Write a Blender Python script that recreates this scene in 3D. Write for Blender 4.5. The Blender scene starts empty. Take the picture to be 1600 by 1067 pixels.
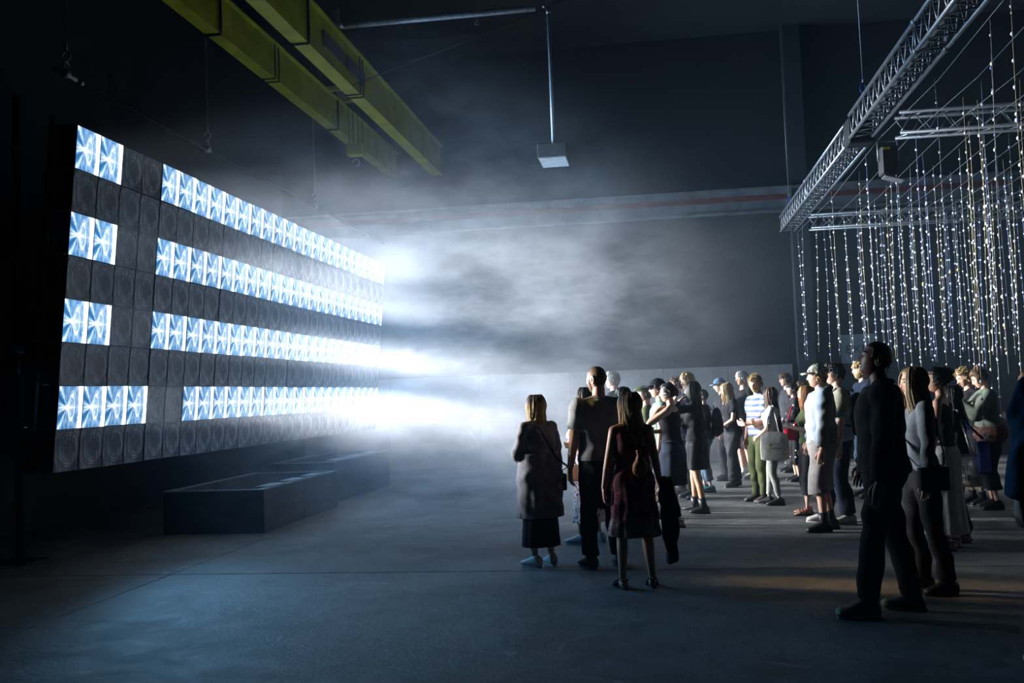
import bpy, math, random
import numpy as np
from mathutils import Matrix, Vector
S = bpy.context.scene
C = S.collection
PI = math.pi
rnd = random.Random(7)

# ---------------------------------------------------------------- camera
CH = 1.58
FPX = 1556.0
MW = np.array([[0.98862284, 0.04325461, 0.1440622],
               [0.14606233, -0.04731149, -0.98814342],
               [-0.03592596, 0.99794322, -0.05309109]])
cam = bpy.data.objects.new('camera', bpy.data.cameras.new('camera'))
C.objects.link(cam)
cam.data.sensor_width = 36.0
cam.data.lens = FPX / 1600 * 36.0
cam.data.clip_start = 0.05
cam.data.clip_end = 200
m4 = Matrix([list(MW[i]) + [0] for i in range(3)] + [[0, 0, 0, 1]])
m4.translation = (0, 0, CH)
cam.matrix_world = m4
S.camera = cam

# ---------------------------------------------------------------- world, view, exposure
w = bpy.data.worlds.new('world')
S.world = w
w.use_nodes = True
w.node_tree.nodes['Background'].inputs['Color'].default_value = (0.25, 0.5, 0.7, 1)
w.node_tree.nodes['Background'].inputs['Strength'].default_value = 0.004
S.view_settings.view_transform = 'Standard'
S.view_settings.look = 'None'
S.view_settings.gamma = 1
S.view_settings.use_curve_mapping = False
S.view_settings.exposure = 0.0
cy = S.cycles
cy.max_bounces = 6
cy.diffuse_bounces = 2
cy.glossy_bounces = 2
cy.transmission_bounces = 3
cy.transparent_max_bounces = 6
cy.volume_bounces = 1
cy.volume_step_rate = 1.0
cy.volume_max_steps = 256
cy.use_light_tree = True
cy.use_adaptive_sampling = True
cy.adaptive_threshold = 0.04
cy.adaptive_min_samples = 16
cy.sample_clamp_indirect = 3.0
cy.sample_clamp_direct = 0.0
cy.caustics_reflective = False
cy.caustics_refractive = False
cy.use_denoising = True
try:
    cy.denoiser = 'OPENIMAGEDENOISE'
    cy.denoising_prefilter = 'ACCURATE'
except Exception:
    pass

# light wall frame: top near corner, lean
WT = Vector((-5.913, 9.543, 4.565))
PANEL = 0.4557
DOWN = Vector((-0.3251, 0, -3.6307)).normalized()
NRM = Vector((3.6307, 0, -0.3251)).normalized()      # faces the audience, tipped a little down
def wallpt(k, r, out=0.0):
    """point on the light wall: k panels along, r panels down"""
    return WT + Vector((0, k * PANEL, 0)) + DOWN * (r * PANEL) + NRM * out
LIT = {0: [(0, 2), (4, 26)], 2: [(0, 2), (4, 26)], 4: [(0, 2), (4, 26)], 6: [(0, 4), (6, 26)]}

PLUME = .074
def area(name, loc, normal, sx, sy, power, col, spread, xdir=Vector((0, 1, 0))):
    L = bpy.data.lights.new(name, 'AREA')
    L.shape = 'RECTANGLE'
    L.size = sx
    L.size_y = sy
    L.energy = power
    L.color = col
    L.spread = math.radians(spread)
    o = bpy.data.objects.new(name, L)
    z = -normal.normalized()
    x = (xdir - z * xdir.dot(z)).normalized()
    y = z.cross(x)
    m = Matrix((x, y, z)).transposed().to_4x4()
    m.translation = loc
    o.matrix_world = m
    C.objects.link(o)
    return o
BEAM = (NRM + Vector((0, -.21, .03))).normalized()      # the lenses throw the beams a little towards the near end
P_NARROW, P_WIDE, P_WARM, P_BLUE = 265.0, 66.0, 3.2, 6.0
P_MED = 85.0
BEAM_FAR = (NRM + Vector((0, -.10, .01))).normalized()
for r, segs in LIT.items():
    for a, b in segs:
        n = b - a
        c = wallpt((a + b) / 2, r + .5, .035)
        q = 1 if n <= 4 else 2
        for k in range(a, b, q):
            ck = wallpt(k + q / 2, r + .5, .065)
            area('panel_beam', ck, BEAM if n <= 4 else BEAM_FAR + Vector((0, 0, -.085 if r >= 4 else 0)), q * PANEL * .98, PANEL * .95,
                 P_NARROW * q / 24 * (.68 if n <= 4 else 1), (0.96, 0.97, 1.0), 20)
        if n > 4:
            area('panel_spill', wallpt((a + b) / 2, r + .5, .05), NRM + Vector((0, 0, .25)), n * PANEL, PANEL * .8, P_MED, (0.58, 0.78, 1.0), 75)
        area('panel_glow', c, NRM, n * PANEL, PANEL * .95, P_WIDE * n / 24, (0.11, 0.46, 1.0), 120)
# the lenses split off a warm fringe at the near edge of the beam
for r, a, b in ((0, 0, 2),):
    c = wallpt((a + b) / 2, r + .5, .04)
    tgt = Vector((-0.70, 8.75, 1.30))
    area('panel_fringe', c, tgt - c, (b - a) * PANEL, PANEL * .9, P_WARM * (b - a) / 2, (1.0, 0.55, 0.07), 11)
# and throw a wider blue fringe over the floor in front of the wall's near end
for r, a, b in ((2, 0, 2), (4, 0, 2), (6, 0, 4)):
    c = wallpt((a + b) / 2, r + .5, .045)
    area('panel_fringe', c, Vector((-1.5, 6.4, 0)) - c, (b - a) * PANEL, PANEL * .9, P_BLUE * (b - a) / 2, (0.22, 0.58, 1.0), 58)

# ---------------------------------------------------------------- materials
def nt(name):
    m = bpy.data.materials.new(name)
    m.use_nodes = True
    return m, m.node_tree
class X:
    """small expression helper over shader math nodes"""
    def __init__(s, t, v):
        s.t, s.v = t, v
    def _n(s, op, *a, clamp=False):
        n = s.t.nodes.new('ShaderNodeMath')
        n.operation = op
        n.use_clamp = clamp
        for i, q in enumerate(a):
            q = q.v if isinstance(q, X) else q
            if isinstance(q, (int, float)):
                n.inputs[i].default_value = q
            else:
                s.t.links.new(q, n.inputs[i])
        return X(s.t, n.outputs[0])
    def __add__(s, o): return s._n('ADD', s, o)
    __radd__ = __add__
    def __sub__(s, o): return s._n('SUBTRACT', s, o)
    def __rsub__(s, o): return s._n('SUBTRACT', o, s)
    def __mul__(s, o): return s._n('MULTIPLY', s, o)
    __rmul__ = __mul__
    def __truediv__(s, o): return s._n('DIVIDE', s, o)
    def __neg__(s): return s * -1.0
    def abs(s): return s._n('ABSOLUTE', s)
    def sin(s): return s._n('SINE', s)
    def exp(s): return s._n('EXPONENT', s)
    def sqrt(s): return s._n('SQRT', s)
    def pow(s, e): return s._n('POWER', s, e)
    def max(s, o): return s._n('MAXIMUM', s, o)
    def min(s, o): return s._n('MINIMUM', s, o)
    def clamp(s): return s._n('ADD', s, 0.0, clamp=True)
    def atan2(s, o): return s._n('ARCTAN2', s, o)
    def step(s, a, b):
        n = s.t.nodes.new('ShaderNodeMapRange')
        n.interpolation_type = 'SMOOTHSTEP'
        s.t.links.new(s.v, n.inputs[0])
        n.inputs[1].default_value = min(a, b)
        n.inputs[2].default_value = max(a, b)
        if a > b:
            n.inputs[3].default_value = 1
            n.inputs[4].default_value = 0
        return X(s.t, n.outputs[0])
def coords(t, kind='Object'):
    tc = t.nodes.new('ShaderNodeTexCoord')
    sp = t.nodes.new('ShaderNodeSeparateXYZ')
    t.links.new(tc.outputs[kind], sp.inputs[0])
    return tc.outputs[kind], X(t, sp.outputs[0]), X(t, sp.outputs[1]), X(t, sp.outputs[2])
def noise(t, vec, scale, detail=4, rough=.55, dist=0, mapscale=None, loc=None):
    n = t.nodes.new('ShaderNodeTexNoise')
    n.inputs['Scale'].default_value = scale
    n.inputs['Detail'].default_value = detail
    n.inputs['Roughness'].default_value = rough
    n.inputs['Distortion'].default_value = dist
    if mapscale or loc:
        mp = t.nodes.new('ShaderNodeMapping')
        if mapscale:
            mp.inputs['Scale'].default_value = mapscale
        if loc:
            mp.inputs['Location'].default_value = loc
        t.links.new(vec, mp.inputs[0])
        vec = mp.outputs[0]
    t.links.new(vec, n.inputs['Vector'])
    return X(t, n.outputs[0])
def mixc(t, fac, a, b):
    n = t.nodes.new('ShaderNodeMix')
    n.data_type = 'RGBA'
    for i, q in ((0, fac), (6, a), (7, b)):
        q = q.v if isinstance(q, X) else q
        if isinstance(q, (int, float)):
            n.inputs[i].default_value = q
        elif isinstance(q, tuple):
            n.inputs[i].default_value = q if len(q) == 4 else (*q, 1)
        else:
            t.links.new(q, n.inputs[i])
    return n.outputs[2]
def bump(t, h, strength, dist=.01):
    b = t.nodes.new('ShaderNodeBump')
    b.inputs['Strength'].default_value = strength
    b.inputs['Distance'].default_value = dist
    t.links.new(h.v, b.inputs['Height'])
    t.links.new(b.outputs[0], t.nodes['Principled BSDF'].inputs['Normal'])
MATS = {}
def mat(name, col, rough=.8, metal=0, var=.12, vscale=8, bmp=.0, bscale=60, spec=.5):
    """plain surface with a little procedural variation"""
    if name in MATS:
        return MATS[name]
    m, t = nt(name)
    p = t.nodes['Principled BSDF']
    v, x, y, z = coords(t)
    n = noise(t, v, vscale, 5)
    dark = tuple(c * (1 - var) for c in col)
    lite = tuple(min(1, c * (1 + var)) for c in col)
    t.links.new(mixc(t, n.step(.3, .7), dark, lite), p.inputs['Base Color'])
    p.inputs['Roughness'].default_value = rough
    p.inputs['Metallic'].default_value = metal
    p.inputs['Specular IOR Level'].default_value = spec
    if bmp:
        bump(t, noise(t, v, bscale, 3), bmp)
    MATS[name] = m
    return m

# ---------------------------------------------------------------- mesh helpers
class Geo:
    def __init__(s):
        s.v = []
        s.f = []
    def add(s, vs, fs):
        o = len(s.v)
        s.v.extend(tuple(float(c) for c in p) for p in vs)
        s.f.extend(tuple(i + o for i in q) for q in fs)
        return s
    def box(s, x0, x1, y0, y1, z0, z1):
        vs = [(x, y, z) for x in (x0, x1) for y in (y0, y1) for z in (z0, z1)]
        return s.add(vs, [(0, 1, 3, 2), (4, 6, 7, 5), (0, 4, 5, 1), (2, 3, 7, 6), (0, 2, 6, 4), (1, 5, 7, 3)])
    def tube(s, pts, rad, n=10, ref=None, cap=True, round_=0.0):
        pts = [Vector(p) for p in pts]
        if isinstance(rad, tuple):
            rad = [rad] * len(pts)
        if not isinstance(rad, list):
            rad = [rad] * len(pts)
        rad = [(r, r) if not isinstance(r, (tuple, list)) else r for r in rad]
        if round_:
            a, b = pts[0] - pts[1], pts[-1] - pts[-2]
            a.normalize(); b.normalize()
            r0, r1 = min(rad[0]), min(rad[-1])
            pts = [pts[0] + a * r0 * round_, pts[0] + a * r0 * round_ * .6] + pts + [pts[-1] + b * r1 * round_ * .6, pts[-1] + b * r1 * round_]
            rad = [tuple(q * .45 for q in rad[0]), tuple(q * .8 for q in rad[0])] + rad + [tuple(q * .8 for q in rad[-1]), tuple(q * .45 for q in rad[-1])]
        N = len(pts)
        vs = []
        for i, p in enumerate(pts):
            t = (pts[min(i + 1, N - 1)] - pts[max(i - 1, 0)]).normalized()
            r_ = Vector(ref) if ref is not None else (Vector((1, 0, 0)) if abs(t.x) < .8 else Vector((0, 1, 0)))
            u = (r_ - t * r_.dot(t)).normalized()
            w_ = t.cross(u)
            for k in range(n):
                a = 2 * PI * k / n
                vs.append(p + u * (math.cos(a) * rad[i][0]) + w_ * (math.sin(a) * rad[i][1]))
        fs = []
        for i in range(N - 1):
            for k in range(n):
                k2 = (k + 1) % n
                fs.append((i * n + k, i * n + k2, (i + 1) * n + k2, (i + 1) * n + k))
        if cap:
            fs.append(tuple(range(n - 1, -1, -1)))
            fs.append(tuple((N - 1) * n + k for k in range(n)))
        return s.add(vs, fs)
    def sphere(s, c, r, nu=12, nv=8, M=None):
        r = r if isinstance(r, (tuple, list)) else (r, r, r)
        vs = [(0, 0, -1)]
        for j in range(1, nv):
            ph = -PI / 2 + PI * j / nv
            for i in range(nu):
                th = 2 * PI * i / nu
                vs.append((math.cos(ph) * math.cos(th), math.cos(ph) * math.sin(th), math.sin(ph)))
        vs.append((0, 0, 1))
        fs = []
        for i in range(nu):
            fs.append((0, 1 + (i + 1) % nu, 1 + i))
            fs.append((len(vs) - 1, 1 + (nv - 2) * nu + i, 1 + (nv - 2) * nu + (i + 1) % nu))
        for j in range(nv - 2):
            for i in range(nu):
                a = 1 + j * nu
                fs.append((a + i, a + (i + 1) % nu, a + nu + (i + 1) % nu, a + nu + i))
        out = []
        for p in vs:
            q = Vector((p[0] * r[0], p[1] * r[1], p[2] * r[2]))
            if M is not None:
                q = M @ q
            out.append(q + Vector(c))
        return s.add(out, fs)
    def torus(s, c, R, r, M=None, nu=16, nv=6, arc=2 * PI):
        vs, fs = [], []
        full = arc > 6.28
        nn = nu if full else nu + 1
        for i in range(nn):
            a = arc * i / nu
            for j in range(nv):
                b = 2 * PI * j / nv
                q = Vector(((R + r * math.cos(b)) * math.cos(a), (R + r * math.cos(b)) * math.sin(a), r * math.sin(b)))
                if M is not None:
                    q = M @ q
                vs.append(q + Vector(c))
        for i in range(nu):
            for j in range(nv):
                a, b = i * nv, ((i + 1) % nn) * nv
                fs.append((a + j, b + j, b + (j + 1) % nv, a + (j + 1) % nv))
        return s.add(vs, fs)
    def mesh(s, name, smooth=True):
        me = bpy.data.meshes.new(name)
        me.from_pydata(s.v, [], s.f)
        if smooth:
            me.polygons.foreach_set('use_smooth', [True] * len(me.polygons))
        me.update()
        return me
def link(name, me, m=None, parent=None, loc=None):
    o = bpy.data.objects.new(name, me)
    C.objects.link(o)
    if m is not None and me is not None and len(me.materials) == 0:
        me.materials.append(m)
    if parent is not None:
        o.parent = parent
    if loc is not None:
        o.location = loc
    return o
def obj(name, geo, m, parent=None, smooth=True, loc=None):
    return link(name, geo.mesh(name, smooth), m, parent, loc)
def tag(o, label=None, cat=None, group=None, kind=None):
    if label: o['label'] = label
    if cat: o['category'] = cat
    if group: o['group'] = group
    if kind: o['kind'] = kind
    return o
def empty(name, loc, label, cat, group=None, rz=0):
    o = bpy.data.objects.new(name, None)
    o.empty_display_size = .2
    C.objects.link(o)
    o.location = loc
    o.rotation_euler = (0, 0, rz)
    return tag(o, label, cat, group)
def bevel_mesh(me, w=.01, seg=2):
    import bmesh
    bm = bmesh.new()
    bm.from_mesh(me)
    bmesh.ops.bevel(bm, geom=bm.edges[:] , offset=w, segments=seg, affect='EDGES', profile=.6)
    bm.to_mesh(me)
    bm.free()
    return me

# ---------------------------------------------------------------- the hall
def concrete(name, a, b, rough=(.55, .85), scale=1.0, bs=.35, wear=True):
    m, t = nt(name)
    p = t.nodes['Principled BSDF']
    v, x, y, z = coords(t, 'Object')
    big = noise(t, v, .45 * scale, 6, .6, .4)
    mid = noise(t, v, 2.6 * scale, 7, .65, .8)
    fine = noise(t, v, 38 * scale, 5, .7)
    f = (big * .55 + mid * .45).step(.38, .62)
    c = mixc(t, f, a, b)
    c = mixc(t, fine.step(.35, .75) * .35, c, tuple(q * .55 for q in a))
    if wear:
        patch = noise(t, v, 1.3 * scale, 8, .72, 1.6, loc=(3, 1, 0))
        c = mixc(t, patch.step(.60, .68) * .55, c, tuple(q * .45 for q in a))
        c = mixc(t, patch.step(.40, .32) * .5, c, tuple(min(1, q * 1.7) for q in b))
        streak = noise(t, v, 1.0, 6, .7, .3, mapscale=(7, .5, 1))
        c = mixc(t, streak.step(.60, .72) * .35, c, tuple(q * .55 for q in a))
    t.links.new(c, p.inputs['Base Color'])
    rr = mid * (rough[1] - rough[0]) * 1.3 + rough[0]
    t.links.new(rr.v, p.inputs['Roughness'])
    bump(t, mid * .6 + fine * .4 + noise(t, v, 9 * scale, 6, .7) * .5, bs, .02)
    return m
M_FLOOR = concrete('worn_concrete', (.105, .105, .10), (.27, .27, .26), rough=(.38, .75), bs=.8)
M_WALL = concrete('painted_wall', (.014, .0135, .0125), (.027, .026, .024), scale=.6, bs=.15, wear=False)
M_WALLD = concrete('dark_wall', (.020, .022, .024), (.035, .038, .042), scale=.6, bs=.1, wear=False)
M_LOW = concrete('cast_concrete', (.22, .205, .185), (.32, .30, .27), scale=.9, bs=.2)

YB = 21.72
XL, XR, YF, ZC = -8.4, 9.5, -3.0, 9.2
floor = tag(link('floor', Geo().box(XL, XR, YF, YB, -.30, -.02).mesh('floor', False), M_WALLD), kind='structure')
xs = [XL, -4.63, 4.25, XR]
ys = [YF, 1.0, 4.95, 8.925, 12.77, 16.7, YB]
for i in range(len(xs) - 1):
    for j in range(len(ys) - 1):
        gx0 = .004
        gy0 = .010 if abs(ys[j] - 8.925) < .01 else .003
        gy1 = .010 if abs(ys[j + 1] - 8.925) < .01 else .003
        g = Geo().box(xs[i] + gx0, xs[i + 1] - gx0, ys[j] + gy0, ys[j + 1] - gy1, -.05, 0)
        me = g.mesh('slab', False)
        bevel_mesh(me, .004, 1)
        link('slab', me, M_FLOOR, floor)
tag(link('wall_back', Geo().box(XL, XR, YB, YB + .25, 0, ZC).mesh('wall_back', False), M_WALL), kind='structure')
tag(link('wall_left', Geo().box(XL - .25, XL, YF, YB, 0, ZC).mesh('wall_left', False), M_WALLD), kind='structure')
tag(link('wall_right', Geo().box(XR, XR + .25, YF, YB, 0, ZC).mesh('wall_right', False), M_WALLD), kind='structure')
tag(link('wall_front', Geo().box(XL, XR, YF - .25, YF, 0, ZC).mesh('wall_front', False), M_WALLD), kind='structure')
tag(link('ceiling', Geo().box(XL, XR, YF, YB, ZC, ZC + .2).mesh('ceiling', False), M_WALLD), kind='structure')

# ---------------------------------------------------------------- haze (real scattering volume)
HZ_COL = (.90, .94, 1.0, 1)
m, t = nt('thin_haze')
t.nodes.clear()
out = t.nodes.new('ShaderNodeOutputMaterial')
pv = t.nodes.new('ShaderNodeVolumeScatter')
pv.inputs['Color'].default_value = (.50, .78, 1.0, 1)
pv.inputs['Anisotropy'].default_value = 0.2
pv.inputs['Density'].default_value = 0.0016
t.links.new(pv.outputs[0], out.inputs['Volume'])
hz = link('haze', Geo().box(XL + .02, XR - .02, YF + .02, YB - .26, .02, ZC - .02).mesh('haze', False), m)
tag(hz, 'thin even haze filling the dark hall', 'haze', kind='stuff')
m, t = nt('smoke_plume')
t.nodes.clear()
out = t.nodes.new('ShaderNodeOutputMaterial')
pv = t.nodes.new('ShaderNodeVolumeScatter')
pv.inputs['Color'].default_value = HZ_COL
pv.inputs['Anisotropy'].default_value = 0.2
v, x, y, z = coords(t, 'Object')
big = noise(t, v, .50, 2, .5, .9, mapscale=(.8, .6, 1.35))
fin = noise(t, v, 2.5, 5, .74, 1.5, mapscale=(.55, .62, 1.35), loc=(2, 5, 1))
# it leaves the trough in front of the light wall and drifts across the hall
side = x.step(3.0, -3.6)
near = (y - (x + 3.0).max(0.0) * 1.1).step(8.8, 13.0)
top = (z + x * .36).step(6.2, 4.2)
edge = x.step(-6.35, -5.4)
plume = (big * .46 + fin * .70).step(.52, .67)
dens = (plume * .94 + .06) * (z.step(4.6, 1.6) * .25 + .75) * side * near * top * (x.step(-5.9, -3.4) * .6 + .4) * PLUME
low = z.step(2.2, .2) * x.step(1.5, -4.2) * y.step(10.0, 13.5) * fin.step(.42, .60) * (PLUME * 1.3)
veil = x.step(-3.6, -5.6) * y.step(9.6, 17.0) * z.step(6.2, 4.4) * (fin * 1.2 + .1) * .030
t.links.new(((dens + low + veil) * edge).v, pv.inputs['Density'])
t.links.new(pv.outputs[0], out.inputs['Volume'])
m.cycles.volume_step_rate = 1.5
hz = link('smoke_plume', Geo().box(-6.35, 3.0, 8.8, YB - .27, .03, 8.2).mesh('smoke_plume', False), m)
tag(hz, 'drifting pale smoke lit blue-white in front of the light wall', 'smoke', kind='stuff')
# ---------------------------------------------------------------- light wall
LM, t = nt('lit_lens')
t.nodes.clear()
out = t.nodes.new('ShaderNodeOutputMaterial')
em = t.nodes.new('ShaderNodeEmission')
v, x, y, z = coords(t)
oi = t.nodes.new('ShaderNodeObjectInfo')
rv = X(t, oi.outputs['Random'])
u = y * (1 / PANEL) + .10          # 0 at the hot spot, right edge at .6
q = z * (1 / PANEL)
lens_n = noise(t, v, 5.5, 3, .5, 2.2, mapscale=(1, 2.6, .9))
r2 = (u * u + q * q)
star = (-(r2 * 420)).exp() * 1.6 + (-(q * q * 3200)).exp() * (-(u * u * 9)).exp() * .8 + (-(q * q * 60)).exp() * (-(u * u * 14)).exp() * .5
ang = q.abs().atan2(-u)            # 0 towards the left edge
lob = lambda c, wdt: (-((ang - c) * (ang - c) * (1 / (wdt * wdt)))).exp()
rad = r2.sqrt()
wedge = lob(.62, .13) * rad.step(.05, .22) * u.step(-.02, -.12)
ray1 = lob(.98, .11) * rad.step(.04, .3) * .55
ray2 = lob(.28, .06) * rad.step(.6, .1) * .5
ray3 = lob(2.2, .12) * .25
cross_ = lob(1.15, .09) * rad.step(.32, .1) * .7
band = (u + q * q * .22 + (lens_n - .5) * .05).step(.41, .50)
ell = (((u - .16) * (u - .16) * 9 + q * q * 1.5).sqrt())
rings = ((ell * 42).sin() * .5 + .5) * ell.step(.62, .35) * .22
arc = (-((ell - .36) * (ell - .36) * 380)).exp() * .5
veil = lens_n.step(.42, .66) * .28 * rad.step(.02, .2)
wht = (star + ray1 + ray2 + ray3 + rings + arc + veil + band * 2.0 + .02 - wedge * 1.1 - cross_ * .55)
wcl = wht.clamp()
c1 = mixc(t, wcl, (.075, .30, .66), (.80, .93, 1.0))
dark = mixc(t, (wedge * (1.0)).clamp() * .75, c1, (.02, .13, .36))
t.links.new(dark, em.inputs['Color'])
t.links.new(((wht.max(0.0) * .85 + .95) * (rv * .25 + .85)).v, em.inputs['Strength'])
t.links.new(em.outputs[0], out.inputs['Surface'])
LM.cycles.emission_sampling = 'NONE'

DM, t = nt('unlit_lens')
p = t.nodes['Principled BSDF']
v, x, y, z = coords(t)
oi = t.nodes.new('ShaderNodeObjectInfo')
uu = y * (1 / PANEL) - .10
qq = z * (1 / PANEL)
sw = noise(t, v, 4.0, 3, .5, 2.0, mapscale=(1, 2.4, .9))
ee = (uu * uu * 1.2 + qq * qq).sqrt() + (sw - .5) * .10
ringA = (-((ee - .34) * (ee - .34) * 900)).exp() + (-((ee - .25) * (ee - .25) * 700)).exp() * .6 + (-((ee - .40) * (ee - .40) * 2200)).exp() * .6
swirl = ((ee * 95).sin() * .5 + .5) * sw.step(.45, .62)
f = (ringA * .75 * sw.step(.30, .62) + swirl * .22 + ee.step(.36, .6) * sw.step(.38, .6) * .35).clamp()
t.links.new(mixc(t, f, (.015, .028, .05), (.64, .70, .76)), p.inputs['Base Color'])  # bright reflections on the lens rings are painted into the base colour
p.inputs['Roughness'].default_value = .28
p.inputs['Specular IOR Level'].default_value = .7
bump(t, swirl * .5 + ringA * .5, .4, .01)

M_CASE = mat('black_casing', (.012, .014, .018), .55)
M_ALU = mat('aluminium_tube', (.30, .31, .32), .42, .8, .1, 5)
M_STEEL = mat('dull_steel', (.22, .23, .24), .5, .7)
M_BLACK = mat('matt_black', (.010, .010, .012), .7)

wall_root = empty('light_wall', wallpt(0, 8) * 1.0,
                  'tall wall of square lens panels with four glowing blue-white rows hung at the left', 'light wall')
# rotate so the children can be laid out in the wall's own plane
ax_x, ax_y = NRM, Vector((0, 1, 0))
ax_z = ax_x.cross(ax_y)
mw_ = Matrix((ax_x, ax_y, ax_z)).transposed().to_4x4()
mw_.translation = wallpt(0, 8)
wall_root.matrix_world = mw_
H = PANEL / 2
g = Geo()
e = .0035
# casing: back box with a raised rim around the lens
g.box(-.22, -.018, -H + .001, H - .001, -H + .001, H - .001)
for (a0, a1, b0, b1) in ((-H + .001, H - .001, H - e, H - .001), (-H + .001, H - .001, -H + .001, -H + e), (-H + .001, -H + e, -H + e, H - e), (H - e, H - .001, -H + e, H - e)):
    g.box(-.018, .004, a0, a1, b0, b1)
case_me = g.mesh('panel_casing', False)
case_me.materials.append(M_CASE)
def lens_mesh(name, mt, depth):
    g = Geo()
    N = 16
    vs, fs = [], []
    for i in range(N + 1):
        for j in range(N + 1):
            yy = -(H - e) + 2 * (H - e) * i / N
            zz = -(H - e) + 2 * (H - e) * j / N
            r = min(1, math.hypot(yy, zz) / H)
            vs.append((-.002 - depth * (1 - r * r) + .0012 * math.cos(r * 30), yy, zz))
    for i in range(N):
        for j in range(N):
            a = i * (N + 1) + j
            fs.append((a, a + N + 1, a + N + 2, a + 1))
    me = g.add(vs, fs).mesh(name)
    me.materials.append(mt)
    return me
lit_me = lens_mesh('lit_lens', LM, .004)
drk_me = lens_mesh('unlit_lens', DM, .012)
for r in range(8):
    for k in range(26):
        on = r in LIT and any(a <= k < b for a, b in LIT[r])
        q = link('panel', case_me, None, wall_root)
        # modules of two hang a few millimetres out of line
        rr = random.Random(r * 40 + k // 2)
        q.location = (rr.uniform(-.006, .006), (k + .5) * PANEL, (8 - r - .5) * PANEL + rr.uniform(-.004, .004))
        l = link('lens', lit_me if on else drk_me, None, q)
        if on:
            q['label'] = 'glowing blue-white square panel'
        else:
            q['label'] = 'unlit square panel with ringed lens'
# slotted brackets standing off the near edge
for r in (1, 2, 3, 5, 7):
    g = Geo()
    zz = (8 - r) * PANEL
    g.box(-.34, -.02, -.035, -.002, zz - .004, zz + .004)
    for i in range(4):
        g.box(-.30 + i * .07, -.27 + i * .07, -.039, -.035, zz - .003, zz + .003)
    obj('bracket', g, M_ALU, wall_root, False)
# rear frame
g = Geo()
for k in range(0, 27, 2):
    g.box(-.30, -.24, k * PANEL - .03, k * PANEL + .03, 0, 8 * PANEL + .1)
obj('rear_frame', g, M_BLACK, wall_root, False)['kind'] = 'stuff'

# rigging pipe and hoists above it
pz = 5.06
g = Geo().tube([(-5.95, 9.2, pz), (-5.95, 21.5, pz)], .024, 12)
rp = obj('rigging_pipe', g, M_BLACK)
tag(rp, 'thin black rigging pipe running above the top of the light wall', 'pipe')
obj('pipe_end', Geo().tube([(0, 0, 0), (0, .14, 0)], .027, 12), M_ALU, rp).location = (-5.95, 9.45, pz)
obj('pipe_end', Geo().tube([(0, 0, 0), (0, .05, 0)], .027, 12), M_ALU, rp).location = (-5.95, 9.66, pz)
for i, (yy, lab) in enumerate(((9.42, 'steel hoist hook above the near top corner of the light wall'),
                               (12.7, 'dark hoist hook over the pipe above the first dark top panels'),
                               (17.0, 'dark hoist hook over the pipe deep in the haze'))):
    h = empty('hoist_hook', (-5.95, yy, pz), lab, 'hook', 'hoist hooks above the light wall')
    g = Geo().torus((0, 0, .20), .045, .010, Matrix.Rotation(PI / 2, 3, 'X') @ Matrix.Rotation(-PI / 2, 3, 'Z'), 16, 8, arc=PI * 1.55)
    g.tube([(0, 0, .26), (0, 0, .34)], .016, 10)
    obj('hook', g, M_ALU, h)
    obj('clamp', Geo().box(-.035, .035, -.04, .04, -.03, .05).torus((0, 0, .1), .04, .012, Matrix.Rotation(PI / 2, 3, 'Y')), M_ALU, h)
    g = Geo()
    n = 0
    zc = .36
    while pz + zc < ZC - .1 and n < 150:
        g.torus((0, 0, zc), .014, .004, Matrix.Rotation(PI / 2, 3, 'Y' if n % 2 else 'X') @ Matrix.Scale(1.5, 3, Vector((1, 0, 0)) if n % 2 else Vector((0, 1, 0))), 6, 4)
        zc += .036
        n += 1
    obj('chain', g, M_STEEL, h)
    for k in range(8):
        g = Geo()
# post with clamps left of the wall
pp = empty('support_post', (-6.75, 9.75, 0), 'black upright post with steel clamps left of the light wall', 'post')
obj('pole', Geo().tube([(0, 0, 0), (0, 0, 5.0)], .045, 14), M_BLACK, pp)
obj('foot_plate', Geo().box(-.2, .2, -.2, .2, 0, .02), M_BLACK, pp, False)
for zz in (4.35, 3.2, 2.2):
    g = Geo().tube([(0, 0, zz), (0, 0, zz + .09)], .056, 14)
    g.tube([(.03, -.05, zz - .22), (.03, -.05, zz + .02)], .012, 8)
    g.box(-.03, .05, -.075, -.04, zz + .01, zz + .07)
    obj('clamp', g, M_STEEL, pp)

# ---------------------------------------------------------------- haze trough on the floor
M_TRO = mat('black_painted_board', (.022, .026, .030), .45, 0, .25, 6)
M_RIM = mat('worn_board_edge', (.20, .24, .28), .55, 0, .2, 12)
def trough(x0, x1, y0, y1, h, wt, label, plates):
    r = empty('trough', (x0, y0, 0), label, 'trough')
    L, W = y1 - y0, x1 - x0
    n = 2
    for i in range(n):
        a, b = L * i / n + .004, L * (i + 1) / n - .004
        obj('side_board', Geo().box(W - wt, W, a, b, 0, h), M_TRO, r, False)
        obj('side_board', Geo().box(0, wt, a, b, 0, h), M_TRO, r, False)
    obj('end_board', Geo().box(wt, W - wt, 0, wt, 0, h), M_TRO, r, False)
    obj('end_board', Geo().box(wt, W - wt, L - wt, L, 0, h), M_TRO, r, False)
    obj('bottom', Geo().box(wt, W - wt, wt, L - wt, .0, .03), M_TRO, r, False)
    g = Geo().box(W - wt - .03, W + .006, -.006, L + .006, h, h + .014)
    g.box(-.006, wt + .02, -.006, L + .006, h, h + .014)
    g.box(wt + .02, W - wt - .03, -.006, wt + .012, h, h + .014)
    g.box(wt + .02, W - wt - .03, L - wt - .012, L + .006, h, h + .014)
    obj('rim', g, M_RIM, r, False)
    for k in range(plates):
        yy = .25 + (L - .5) * k / max(1, plates)
        obj('lid_plate', Geo().box(W - wt - .16, W - wt + .05, yy, yy + L / plates * .55, h + .014, h + .026), M_RIM, r, False)
    return r
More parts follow.
